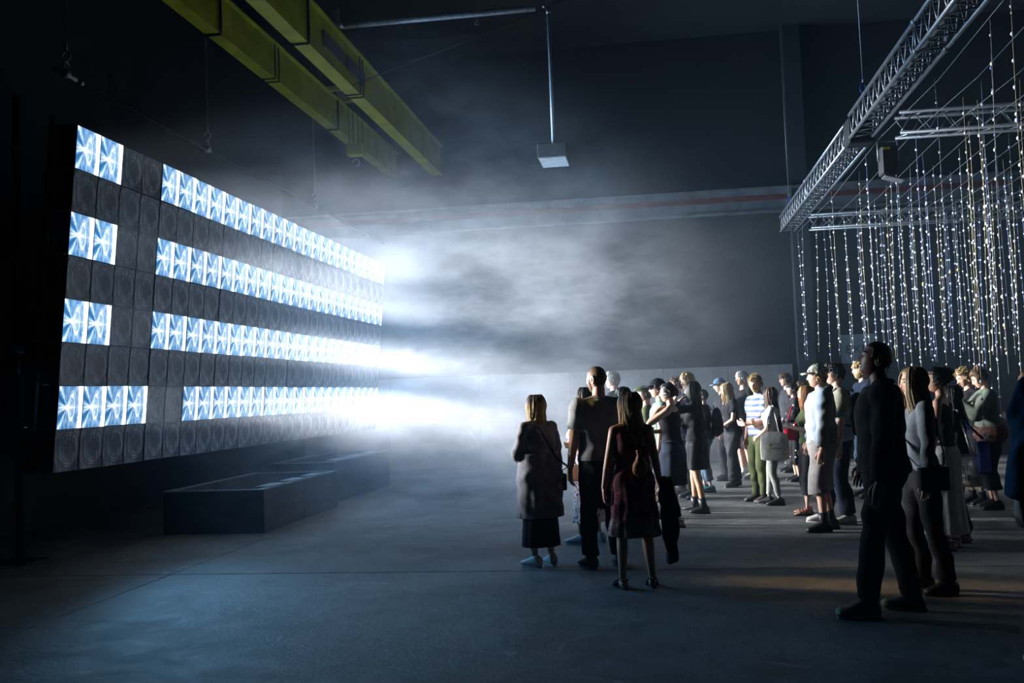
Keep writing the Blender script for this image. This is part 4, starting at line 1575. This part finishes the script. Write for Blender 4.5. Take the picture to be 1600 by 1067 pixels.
    if gl_:
        g = Geo()
        dark_ = gl_ == 'dark'
        for sd_ in (1, -1):
            c_ = HM @ Vector((sd_ * .032, .098, .008))
            if dark_:
                g.sphere(c_, (.026, .004, .019), 14, 8, HM.to_3x3() @ Matrix.Rotation(-sd_ * .22, 3, 'Z'))
            else:
                g.torus(c_, .021, .0018, HM.to_3x3() @ Matrix.Rotation(-sd_ * .2, 3, 'Z') @ Matrix.Rotation(PI / 2, 3, 'X'), 18, 5)
            g.tube([HM @ Vector((sd_ * .054, .090, .014)), HM @ Vector((sd_ * .074, .04, .012)), HM @ Vector((sd_ * .078, -.015, .008))], .0026 if dark_ else .0018, 5)
        g.tube([HM @ Vector((-.011, .104, .012)), HM @ Vector((.011, .104, .012))], .002, 5)
        obj('sunglasses' if dark_ else 'glasses', g, M_GLASSD, root)
    if S_.get('belt'):
        g = Geo()
        pts = [T((math.cos(a) * (.150 * g_ + .02), math.sin(a) * (.105 * g_ ** 1.3 + .02) - .005, 1.035)) for a in np.linspace(0, 2 * PI, 33)]
        g.tube(pts, (.004, .018), 6, ref=(0, 0, 1))
        b_ = obj('belt', g, S_['belt'], root)
        obj('buckle', Geo().torus(T((0, .105 * g_ ** 1.3 + .022, 1.035)), .020, .004, Matrix.Rotation(PI / 2, 3, 'X') @ Matrix.Scale(1.4, 3, Vector((1, 0, 0))), 12, 5), M_SILV, b_)
    if S_.get('earring'):
        g = Geo()
        for sd_ in (1, -1):
            g.sphere(HM @ Vector((sd_ * .080, -.010, -.036)), .006, 8, 6)
            g.sphere(HM @ Vector((sd_ * .081, -.010, -.050)), .005, 8, 6)
        obj('earrings', g, M_GOLD, root)
        g = Geo()
        g.torus(nbase.lerp(ntop, .45), nr + .006, .002, Matrix.Rotation(-.15, 3, 'X'), 24, 5)
        obj('necklace', g, M_GOLD, root)
    if S_.get('watch'):
        a_, e_, w_ = armj[-1][:3]
        dd = (w_ - e_).normalized()
        obj('bracelet', Geo().tube([w_ - dd * .03, w_ - dd * .012], .031, 12), M_SILV, root)
    SHK[S_.get('key', 'x')] = (root, T, armj, HM, P, s)
    return root

# bags and carried things are top-level, placed in the owner's frame
def carried(name, key, label, cat):
    r = SHK[key][0]
    o = bpy.data.objects.new(name, None)
    C.objects.link(o)
    o.location, o.rotation_euler, o.scale = r.location.copy(), r.rotation_euler.copy(), r.scale.copy()
    return tag(o, label, cat)
def backpack(key, m, label, sz=1.0):
    T = SHK[key][1]
    o = carried('backpack', key, label, 'backpack')
    g = Geo().sphere(T((0, -.215, 1.20)), (.15 * sz, .095 * sz, .235 * sz), 18, 12)
    g.sphere(T((0, -.205, 1.06)), (.145 * sz, .09 * sz, .13 * sz), 16, 10)
    g.sphere(T((0, -.290, 1.10)), (.10 * sz, .04 * sz, .10 * sz), 14, 8)
    fuse('bag_body', g, m, o, .012, None, .004, 2)
    for sd_ in (1, -1):
        pts = [T((sd_ * .08, -.15, 1.38)), T((sd_ * .095, -.06, 1.475)), T((sd_ * .105, .03, 1.47)), T((sd_ * .12, .125, 1.36)), T((sd_ * .15, .10, 1.18)), T((sd_ * .165, -.03, 1.08)), T((sd_ * .13, -.15, 1.05))]
        obj('strap', Geo().tube(pts, (.022, .007), 8, ref=(1, 0, 0)), m, o)
    obj('handle', Geo().tube([T((-.03, -.17, 1.42)), T((-.02, -.17, 1.46)), T((.02, -.17, 1.46)), T((.03, -.17, 1.42))], .006, 6, ref=(0, 1, 0)), m, o)
    obj('zip', Geo().tube([T((math.cos(a) * .10 * sz, -.296, 1.10 + math.sin(a) * .10)) for a in np.linspace(.2, PI - .2, 9)], .004, 5, ref=(0, 1, 0)), M_SILV, o)
    return o
def crossbag(key, m, sd_, label, ky=1.0, bagz=.92, bx=.22, by=0):
    T0 = SHK[key][1]
    T = lambda p: T0((p[0], p[1] * ky, p[2]))
    o = carried('shoulder_bag', key, label, 'bag')
    pts = [T((-sd_ * .10, -.02, 1.485)), T((-sd_ * .07, -.125, 1.40)), T((0, -.150, 1.25)), T((sd_ * .10, -.145, 1.10)), T((sd_ * bx, -.10, 1.0)), T((sd_ * (bx + .01), by - .02, bagz + .04))]
    obj('strap', Geo().tube(pts, (.012, .004), 6, ref=(1, 0, 0)), m, o)
    pts = [T((-sd_ * .10, -.02, 1.485)), T((-sd_ * .07, .115, 1.38)), T((0, .150, 1.25)), T((sd_ * .10, .155, 1.10)), T((sd_ * bx, .10, 1.0)), T((sd_ * (bx + .01), by + .02, bagz + .04))]
    obj('strap', Geo().tube(pts, (.012, .004), 6, ref=(1, 0, 0)), m, o)
    me = Geo().box(-.04, .04, -.11, .11, -.10, .08).mesh('pouch', False)
    bevel_mesh(me, .02, 2)
    b_ = link('pouch', me, m, o)
    b_.location = T((sd_ * (bx + .045), by, bagz - .04))
    return o
def tote(key, m, sd_, label, w_=.36, h_=.38, zt=.98, x_=.24, y_=-.02, marks=None, rz=0, ry=0):
    T = SHK[key][1]
    o = carried('tote_bag', key, label, 'bag')
    g = Geo()
    vs, n = [], 32
    prof = [(0, .80, .045), (.04, 1.0, .055), (.35, 1.02, .050), (.7, .98, .030), (1.0, .92, .010)]
    rr = random.Random(5)
    for f_, ws, dp in prof:
        for k in range(n):
            a = 2 * PI * k / n
            xx = math.copysign(abs(math.cos(a)) ** .7, math.cos(a)) * w_ / 2 * ws
            sag = -.05 * f_ ** 2 * (math.cos(a * 1) ** 2) * 1.0
            yy = math.sin(a) * dp + .006 * math.sin(a * 9 + f_ * 4) * f_
            vs.append((yy, xx, -h_ + h_ * f_ + sag))
    fs = []
    for i in range(len(prof) - 1):
        for k in range(n):
            k2 = (k + 1) % n
            fs.append((i * n + k, i * n + k2, (i + 1) * n + k2, (i + 1) * n + k))
    fs.append(tuple(range(n - 1, -1, -1)))
    fs.append(tuple((len(prof) - 1) * n + k for k in range(n)))
    b_ = obj('bag_body', g.add(vs, fs), m, o)
    b_.location = T((sd_ * x_, y_, zt))
    b_.rotation_euler = (0, ry, rz)
    sh_ = SHK[key][2][sd_][0]
    for dy in (.09, -.09):
        p0_ = b_.location + Vector((0, dy * .9, -.03))
        obj('strap', Geo().tube([p0_, (p0_ + sh_) / 2 + Vector((sd_ * .05, dy * .3, .02)), sh_ + Vector((0, .02 * (1 if dy > 0 else -1) - .01, .075)), sh_ + Vector((-sd_ * .05, 0, .06))], (.012, .004), 6, ref=(0, 1, 0)), m, o)
    if marks:
        marks(b_, sd_)
    return o
SN = lambda m, s=S_SOLE: ('sneaker', m, s)
person(dict(key='cardigan', label='woman with a blunt bob in a long grey cardigan, nearest the empty floor, back turned', foot=(848, 884), head=(829, 615), rot=38, fem=True, girth=1.14,
            arms=('down', 'front'), hair='bob', hmat=H_MID, top=('cardigan', C_CARD, dict(hem=.95, len=.50, off=.026, wb=.235)),
            bottom=('skirt', C_BLACK, dict(shape=(.98, .20, .17, .20, 6, .012))), shoes=SN(S_WHITE), voxel=.010, stance=.10, toe=14, hlen=.20))
crossbag('cardigan', C_BLACK, 1, 'black cross-body strap bag worn over the long grey cardigan', 1.32, .88, .27, .10)
person(dict(key='baldman', label='shaven-headed bearded man in a grey T-shirt, black garment round his waist', foot=(945, 886), head=(936, 572), rot=22, hyaw=34, girth=1.05,
            arms=('down', 'down'), hair='stubble', hmat=H_BROWN, beard=.005, top=('tshirt', C_GREYT, dict(hem=.93, off=.020, sleeve=.36, wr=.007)),
            bottom=('trousers', C_NAVY, dict(cuff=.022)), shoes=SN(S_BROWN, S_SOLED), voxel=.010, stance=.125, stride=(-.02, .02), crown=.004))
o = carried('tied_jacket', 'baldman', 'black jacket tied round the waist of the shaven-headed man', 'jacket')
g = Geo()
g.tube([(0, -.005, .945), (0, -.01, .90), (.01, -.03, .70), (.02, -.04, .52)], [(.19, .145), (.20, .150), (.215, .14), (.20, .10)], 20)
g.tube([(.03, .15, .98), (.05, .18, .85), (.05, .15, .62)], .035, 10)
fuse('body_cloth', g, C_BLACK, o, .011, None, .007, 2)
person(dict(key='redtie', label='woman with long highlighted hair and glasses in a sleeveless dark red patterned dress', foot=(996, 918), head=(988, 610), rot=14, hyaw=38, fem=True, girth=1.06,
            arms=('down', 'down'), hair='long', hmat=H_MID, hlen=.34, glasses='clear',
            top=('tank', C_TIE, dict(hem=.90, off=.016, skirt=(1.02, .46, .16, .235, 8, .018), label=None)), shoes=('sandal', S_BLACK, S_SOLED), voxel=.010, stance=.135, skin=SK_M))
o = carried('drawstring_bag', 'redtie', 'small tan drawstring bag on the back of the woman in the dark red dress', 'bag')
T_ = SHK['redtie'][1]
g = Geo().sphere(T_((.03, -.185, 1.08)), (.075, .05, .085), 16, 10)
g.tube([T_((.03, -.185, 1.12)), T_((.025, -.18, 1.20)), T_((.02, -.175, 1.24))], [.055, .022, .030], 12)
fuse('bag_body', g, C_TAN, o, .008, None, .003, 2)
for dx in (-.014, .022):
    obj('cord', Geo().tube([T_((.02, -.175, 1.22)), T_((.02 + dx, -.175, 1.30)), T_((.02 + dx * 4, -.12, 1.40)), T_((.02 + dx * 5, -.02, 1.475))], .005, 6), C_TAN, o)
o = carried('folded_jacket', 'redtie', 'black jacket hanging from the arm of the woman in the dark red dress', 'jacket')
g = Geo().tube([(.30, .03, .98), (.31, .03, .90), (.32, .02, .70), (.33, .02, .45), (.335, .02, .20)], [(.05, .06), (.075, .09), (.08, .10), (.07, .085), (.045, .06)], 16)
g.tube([(.27, .08, .92), (.36, .0, .80), (.40, -.01, .62)], .04, 10)
fuse('cloth', g, C_BLACK, o, .011, None, .008, 2)
person(dict(key='floral', label='woman in a white dress with red flowers, mostly hidden behind the shaven-headed man', foot=(926, 849), head=(925, 603), rot=60, fem=True,
            arms=('front', 'hip'), dx=.0, hair='long', hmat=H_BROWN, top=('dress_short', C_FLORAL, dict(hem=.90, sleeve=.56, cuff=.045, skirt=(1.0, .24, .15, .23, 7, .014))), shoes=SN(S_WHITE), stride=(.0, .10)))
crossbag('floral', C_TAN, -1, 'small tan shoulder bag of the woman in the flowered dress', bagz=.86)
person(dict(key='haze', label='pale-haired person in the haze just behind the shaven-headed man', Y=14.5, head=(958, 579), rot=75, hair='short', hmat=H_GREY, top=('long', C_BLACK2), bottom=('trousers', C_BLACK), glasses='clear'))
person(dict(key='darkbob', label='dark-haired person seen from behind between the grey T-shirt and the long highlighted hair', Y=10.9, head=(975, 602), rot=50, fem=True, hair='short', hmat=H_DARK, top=('long', C_BLACK), bottom=('trousers', C_BLACK)))
person(dict(key='flatcap', label='person in a dark flat cap dimmed by haze, face turned to the light', Y=13.4, head=(1008, 601), rot=88, hyaw=0, hair='short', hmat=H_BROWN, hat=('flatcap', C_OLIVE), top=('tshirt', C_OLIVE), bottom=('trousers', C_BLACK2), crown=.03))
person(dict(key='blackcap', label='man in a black cap and dark sunglasses with a sage green T-shirt', Y=12.5, head=(1029, 589), rot=92, hair='short', hmat=H_DARK, hat=('cap', C_BLACK), glasses='dark', top=('tshirt', C_SAGE), bottom=('trousers', C_BLACK2), crown=.035))
person(dict(key='tank', label='woman in a black sleeveless top and denim skirt, hand on her neck', foot=(1056, 822), head=(1046, 597), rot=72, hyaw=14, fem=True, girth=1.05, lean=.02,
            arms=('cross', 'neck'), hair='bun', hmat=H_DARK, bunpos=(0, -.09, .01), top=('tank', C_BLACK, dict(hem=1.0, off=.010)), belt=C_JEAND,
            bottom=('skirt', C_JEAND, dict(shape=(1.06, .50, .15, .20, 5, .008))), shoes=('sandal', S_BLACK, S_SOLED), skin=SK_L, stride=(.05, -.05)))
person(dict(key='blondhand', label='blond bearded man holding a hand to his mouth', Y=14.6, head=(1076, 580), rot=112, hyaw=10, hpitch=-8, arms=('mouth', 'cross'), hair='short', hmat=H_BLOND, beard=.006, top=('tshirt', C_NAVY), bottom=('trousers', C_BLACK2), shoes=SN(S_BLACK, S_SOLED)))
person(dict(key='smallcurl', label='brown-haired person whose face shows between the black cap and the blond bearded man', Y=15.2, head=(1057, 589), rot=95, hair='curly', hmat=H_BROWN, top=('tshirt', C_BLACK2), bottom=('trousers', C_BLACK)))
person(dict(key='blackdress', label='woman with very long dark hair, short black dress and black boots, arm raised', foot=(1092, 801), head=(1095, 594), rot=72, hyaw=8, fem=True,
            arms=('cross', 'hairhand'), hair='verylong', hmat=H_DARK, hlen=.50, top=('long', C_BLACK, dict(hem=.95, off=.012, sleeve=.9)),
            bottom=('skirt', C_BLACK2, dict(shape=(1.06, .58, .165, .225, 9, .014))), shoes=('boot', S_BLACK, S_SOLED), stride=(.10, -.08), skin=SK_M))
person(dict(key='teal', label='person in faded jeans and teal shoes behind the woman in the black dress', foot=(1118, 768), head=(1112, 606), dx=-.12, rot=78, fem=True, arms=('down', 'drink'), hair='short', hmat=H_DARK,
            top=('tshirt', C_BLACK), bottom=('trousers', C_JEANL, dict(t1=.86, cuff=.02)), shoes=SN(S_TEAL, S_SOLED), stride=(.08, -.06)))
backpack('teal', C_BLACK, 'black backpack behind the woman in the short black dress')
person(dict(key='bluecap', label='person in a pale blue cap next to the white-haired man', Y=17.3, head=(1126, 589), rot=92, hair='short', hmat=H_BROWN, hat=('cap', C_JEANL), top=('tshirt', C_BLACK), bottom=('trousers', C_BLACK), crown=.035, hpitch=-6))
person(dict(key='blondblack', label='woman with long pale blond hair, black T-shirt and black trousers, head bowed', foot=(1148, 760), head=(1138, 597), rot=112, hyaw=0, hpitch=-16, fem=True, arms=('clasp', 'clasp'),
            hair='long', hmat=H_BLOND, hlen=.33, top=('tshirt', C_BLACK, dict(hem=1.0, sleeve=.3)), bottom=('trousers', C_BLACK2, dict(cuff=.045, off=.02)), shoes=SN(S_BLACK, S_SOLE), stride=(-.08, .08), lean=.05))
person(dict(key='whitehair', label='white-haired man in a black T-shirt and black shorts behind the pale blond woman', foot=(1168, 747), head=(1148, 579), rot=122, hyaw=-8, hair='short', hmat=H_GREY, arms=('down', 'down'),
            top=('tshirt', C_BLACK, dict(hem=.88)), bottom=('shorts', C_BLACK, dict(off=.03)), shoes=SN(S_OFF), skin=SK_L, sock=C_WHITE, girth=1.12))
person(dict(key='stripes', label='curly blond bearded man in a striped T-shirt and olive trousers', foot=(1192, 784), head=(1197, 584), rot=118, hyaw=32, hpitch=-12, arms=('down', 'front'), hair='curly', hmat=H_BLOND, beard=.006,
            top=('tshirt', C_STRIPE, dict(hem=.92)), bottom=('trousers', C_OLIVE, dict(cuff=.012)), shoes=SN(S_BROWN, S_SOLED), stride=(.03, .05)))
person(dict(key='tote', label='woman with waist-length brown hair in a white T-shirt and grey leggings', foot=(1213, 789), head=(1213, 603), rot=76, fem=True, girth=.95, arms=('touch', 'clasp'), hair='verylong', hmat=H_BROWN, hlen=.56,
            top=('tshirt', C_WHITE, dict(hem=.98, sleeve=.34)), bottom=('leggings', C_LEG, dict(off=.004, cuff=0, wr=.002)), shoes=SN(S_BLACK, S_SOLED), stride=(.14, -.04), stance=.09))
M_LOGOY = mat('print_yellow', (.75, .62, .03), .7)
M_LOGOK = mat('print_black', (.02, .02, .02), .7)
M_LOGOG = mat('print_green', (.06, .30, .13), .7)
def tote_print(b_, sd_):
    xx = sd_ * .0615
    o_ = obj('printed_ball', Geo().tube([(xx, 0, 0), (xx + sd_ * .003, 0, 0)], .024, 16), M_LOGOY, b_)
    o_.location = (0, .045, -.19)
    g = Geo()
    for a in (0, 2.1, 4.2):
        g.tube([(xx + sd_ * .003, math.cos(a) * .012, math.sin(a) * .012), (xx + sd_ * .005, math.cos(a) * .012, math.sin(a) * .012)], .007, 6)
    g.torus((xx + sd_ * .003, 0, 0), .024, .002, Matrix.Rotation(PI / 2, 3, 'Y'), 20, 4)
    obj('ball_spots', g, M_LOGOK, b_).location = (0, .045, -.19)
    g = Geo()
    for i in range(6):
        g.box(min(xx, xx + sd_ * .004), max(xx, xx + sd_ * .004), .005 - i * .017, .015 - i * .017, -.006, .008)
    obj('small_print', g, M_LOGOK, b_, False).location = (0, 0, -.175)
    g = Geo()
    g.torus((xx, .045, 0), .024, .006, Matrix.Rotation(PI / 2, 3, 'Y'), 16, 5, arc=PI * 1.6)
    for i in range(4):
        g.torus((xx, .005 - i * .030, .012), .010, .004, Matrix.Rotation(PI / 2, 3, 'Y'), 10, 4, arc=PI * (1.3 + .2 * i))
    obj('green_print', g, M_LOGOG, b_).location = (0, 0, -.255)
tote('tote', C_CANVAS, -1, 'pale canvas tote bag with a yellow ball and green print at the long-haired woman\'s hip',   .42, .42, 1.10, .245, -.05, tote_print, ry=-.05)
person(dict(key='specs', label='man with pale cropped face and glasses looking over the polka-dot shoulder', Y=18.6, head=(1228, 582), rot=98, hyaw=10, hair='messy', hmat=H_BROWN, glasses='clear', top=('tshirt', C_BLACK2), bottom=('trousers', C_BLACK)))
person(dict(key='brownback', label='brown-haired person standing behind the polka-dot dress', Y=19.8, head=(1252, 594), rot=80, fem=True, hair='long', hmat=H_BROWN, top=('long', C_BLACK2), bottom=('trousers', C_BLACK)))
person(dict(key='dots', label='dark-haired woman in a black dress with white dots', foot=(1246, 752), head=(1240, 596), rot=96, hpitch=4, fem=True, arms=('down', 'front'), hair='short', hmat=H_DARK, skin=SK_L,
            top=('dress_short', C_DOTS, dict(hem=.9, sleeve=.9, skirt=(1.0, .30, .15, .22, 7, .014))), shoes=SN(S_BLACK, S_SOLED)))
tote('dots', C_RED, -1, 'small bright red cloth bag hanging below the canvas tote bag', .22, .24, .98, .22, .14)
person(dict(key='ginger', label='ginger curly-haired woman in olive with a drink, half hidden by the capped man', foot=(1270, 803), head=(1262, 601), rot=96, fem=True, arms=('down', 'drink'), hair='long', hmat=H_GING, hlen=.22,
            top=('tshirt', C_OLIVE, dict(hem=.95)), bottom=('three', C_BLACK2), shoes=('sandal', mat('rust_sandal', (.22, .05, .03), .6), S_SOLED), stride=(.06, .12)))
person(dict(key='hood', label='young man in a pale camouflage cap, panelled hoodie and long grey shorts', foot=(1292, 829), head=(1276, 567), rot=90, hpitch=3, hair='short', hmat=H_BLOND, hat=('cap', C_CAMO), crown=.035,
            arms=('pocket', 'down'), top=('hoodie', C_HOOD, dict(hem=.93, off=.038, wr=.007, flare=.02)), bottom=('shorts', C_SHORT, dict(off=.045, t1=.60, cuff=.03)), shoes=('boot', S_BLACK, S_SOLED), sock=C_BLACK, stride=(-.05, .06), girth=1.02))
person(dict(key='twotone', label='dark-haired man with glasses in a blue and grey two-tone T-shirt', foot=(1318, 817), head=(1313, 565), rot=90, hair='messy', hmat=H_DARK, glasses='clear',
            arms=('down', 'down'), top=('tshirt', C_TWO, dict(hem=.91, off=.030, sleeve=.44, cuff=.025)), bottom=('trousers', C_JEAND, dict(cuff=.03, off=.02)), shoes=SN(S_OFF), stride=(.20, -.02)))
backpack('twotone', C_BLACK, 'black backpack worn by the man in the two-tone T-shirt', .95)
person(dict(key='blonddark', label='blond bearded man in a dark hooded top behind the beads', Y=14.3, head=(1346, 562), rot=98, hair='short', hmat=H_BLOND, beard=.005, arms=('front', 'drink'), top=('hoodie', C_NAVY, dict(off=.03)), bottom=('trousers', C_JEANL)))
person(dict(key='beanie', label='bearded man in a dark beanie and sunglasses just in front of the silhouetted man\'s face', Y=12.2, head=(1372, 556), rot=100, hpitch=10, hair='short', hmat=H_DARK, beard=.006, hat=('beanie', C_BLACK), glasses='dark', top=('long', C_NAVY, dict(collar=True)), bottom=('trousers', C_BLACK2), crown=.03))
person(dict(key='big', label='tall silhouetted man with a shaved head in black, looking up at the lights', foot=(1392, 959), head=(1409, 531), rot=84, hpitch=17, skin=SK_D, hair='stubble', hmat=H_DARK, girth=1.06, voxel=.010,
            arms=('pocket', 'down'), top=('long', C_BLACK, dict(hem=.90, off=.030, collar=True, wr=.006)), bottom=('trousers', C_BLACK, dict(cuff=.012, off=.014, wr=.007)), shoes=('high', S_BLACK, S_SOLE), stride=(-.13, .17), crown=.004, toe=16))
for k in range(2):
    sh_ = [c for c in SHK['big'][0].children if c.name.startswith('shoe')][k]
    g = Geo()
    a_ = sh_.data
    ys_ = [v.co.y for v in a_.vertices]
    tip = max(a_.vertices, key=lambda v: v.co.y).co
    obj('toe_cap', Geo().sphere((tip.x, tip.y - .038, .036), (.045, .044, .034), 14, 8), mat('pale_toe', (.34, .36, .20), .6), sh_)
person(dict(key='blondback', label='woman with long dark blond hair and a pale sleeve behind the silhouetted man', foot=(1449, 925), head=(1430, 571), rot=96, fem=True, hair='long', hmat=hairmat('hair_dark_blond', (.22, .15, .065)), hlen=.40, arms=('down', 'down'),
            top=('long', cloth('pale_grey_knit', (.13, .15, .165)), dict(hem=.95)), bottom=('trousers', C_BLACK, dict(cuff=.02)), shoes=SN(S_BLACK, S_SOLED), girth=.92, stride=(.0, -.10)))
crossbag('blondback', C_BLACK, -1, 'black shoulder bag of the woman with dark blond hair', bagz=.95)
person(dict(key='satin', label='woman with pinned-up curly dark hair, gold earrings, black top and long pale satin skirt', foot=(1482, 858), head=(1481, 573), rot=62, hyaw=24, fem=True, hair='ponycurl', hmat=H_DARK, earring=True, arms=('down', 'down'), skin=SK_M,
            top=('tank', C_BLACK, dict(hem=1.0, off=.010)), bottom=('skirt', C_SKIRT, dict(shape=(1.06, .16, .145, .27, 7, .012))), shoes=('sandal', S_BLACK, S_SOLED)))
person(dict(key='totetwo', label='dark-haired person in black trousers behind the satin skirt, a printed tote on the shoulder', foot=(1503, 846), head=(1506, 600), rot=70, fem=True, hair='long', hmat=H_DARK, top=('tshirt', C_BLACK), bottom=('trousers', C_BLACK, dict(cuff=.04, off=.02)), shoes=('sandal', S_BLACK, S_SOLED)))
def tote_print2(b_, sd_):
    xx = sd_ * .060
    for i, s_ in enumerate(('THE', 'HE')):
        txt('lettering', s_, .085, M_LOGOK, b_, (xx + sd_ * .002, .0, -.16 - i * .10), (PI / 2, 0, PI / 2 if sd_ > 0 else -PI / 2), .002)
tote('totetwo', C_CANVAS, -1, 'canvas tote bag with dark block letters beside the satin skirt', .34, .36, 1.0, .24, -.10, tote_print2)
o = carried('shoulder_bag', 'totetwo', 'deep blue cloth bag beside the lettered tote bag', 'bag')
me = Geo().box(-.03, .03, -.07, .09, -.22, .14).mesh('blue_bag', False)
bevel_mesh(me, .025, 2)
b_ = link('bag_body', me, cloth('royal_blue_cloth', (.008, .02, .11)), o)
b_.location = (-.27, -.32, 1.0)
obj('strap', Geo().tube([(-.27, -.30, 1.16), (-.22, -.14, 1.32), (-.15, -.02, 1.49)], (.014, .004), 6, ref=(0, 1, 0)), MATS['royal_blue_cloth'], o)
person(dict(key='curlphone', label='curly blond-haired person bent over a phone beside the green sweater', foot=(1527, 788), head=(1521, 573), rot=104, hpitch=-22, hair='curly', hmat=H_BLOND, arms=('cross', 'phone'), top=('tshirt', C_BLACK), bottom=('three', C_BLACK2), shoes=SN(S_BLACK), sock=C_NAVY, lean=.06))
person(dict(key='sweater', label='person in a grey-green sweater and cropped dark trousers looking down at a phone', foot=(1553, 795), head=(1549, 574), rot=86, hpitch=-24, fem=True, girth=1.1, hair='bun', bunpos=(0, -.04, .12), hmat=H_BROWN, arms=('phone', 'phone'), lean=.06,
            top=('long', C_GREEN, dict(hem=1.02, off=.040, wr=.008)), bottom=('three', C_BLACK2, dict(off=.03, t1=.80)), shoes=SN(S_BLACK, S_SOLED)))
T_, armj_ = SHK['sweater'][1], SHK['sweater'][2]
o = carried('patterned_scarf', 'sweater', 'reddish patterned scarf tied below the grey-green sweater', 'scarf')
g = Geo().tube([(0, -.005, 1.04), (0, -.01, .95), (.01, -.03, .86)], [(.225, .175), (.25, .19), (.22, .165)], 22)
fuse('wrap', g, patterned('red_brown_print', lambda t, v, x, y, z: mixc(t, noise(t, v, 30, 3).step(.45, .55), (.025, .018, .016), (.12, .045, .03))), o, .011, None, .006, 2)
o = carried('phone', 'sweater', 'dark phone held up by the person in the grey-green sweater', 'phone')
me = Geo().box(-.036, .036, -.005, .005, -.075, .075).mesh('phone', False)
bevel_mesh(me, .004, 2)
b_ = link('case', me, M_BLACK, o)
b_.location = (armj_[-1][2] + armj_[-1][3] * .09 + Vector((.05, .03, 0)))
b_.rotation_euler = (-.5, 0, 0)
obj('screen', Geo().box(-.033, .033, -.0065, -.005, -.070, .070), mat('phone_glass', (.02, .03, .06), .1), b_, False)
person(dict(key='edge', label='large dark figure in a blue jacket and black trousers cut off by the right edge', foot=(1696, 1046), head=(1698, 430), rot=12, H=1.86, girth=1.10, hair='short', hmat=H_BROWN, arms=('down', 'down'), voxel=.011, stance=.17,
            top=('long', C_DENBLUE, dict(hem=.80, off=.045, wr=.009)), bottom=('trousers', C_BLACK, dict(off=.02, cuff=.03)), shoes=SN(S_OFF)))
person(dict(key='farright', label='person with a grey sleeve behind the beads next to the right edge', Y=12.0, head=(1607, 580), rot=95, hair='short', hmat=H_BROWN, arms=('down', 'drink'), top=('long', C_GREYT), bottom=('trousers', C_BLACK)))
# drinks
M_GLASS, t = nt('clear_plastic')
t.nodes['Principled BSDF'].inputs['Transmission Weight'].default_value = .9
t.nodes['Principled BSDF'].inputs['Roughness'].default_value = .1
M_BEER = mat('yellow_drink', (.85, .62, .04), .2)
for kk, lab in (('teal', 'plastic cup of yellow drink above the black backpack'), ('ginger', 'cup of amber drink held by the ginger-haired woman'), ('blonddark', 'cup held by the blond man behind the beads')):
    a_ = SHK[kk][2][-1]
    o = carried('drink_cup', kk, lab, 'cup')
    c_ = a_[2] + a_[3] * .075 + a_[4] * .035
    obj('cup', Geo().tube([c_ + Vector((0, 0, -.055)), c_ + Vector((0, 0, .065))], [.030, .040], 18, cap=False), M_GLASS, o)
    obj('drink', Geo().tube([c_ + Vector((0, 0, -.052)), c_ + Vector((0, 0, .035))], [.029, .036], 18), M_BEER, o)
flush()
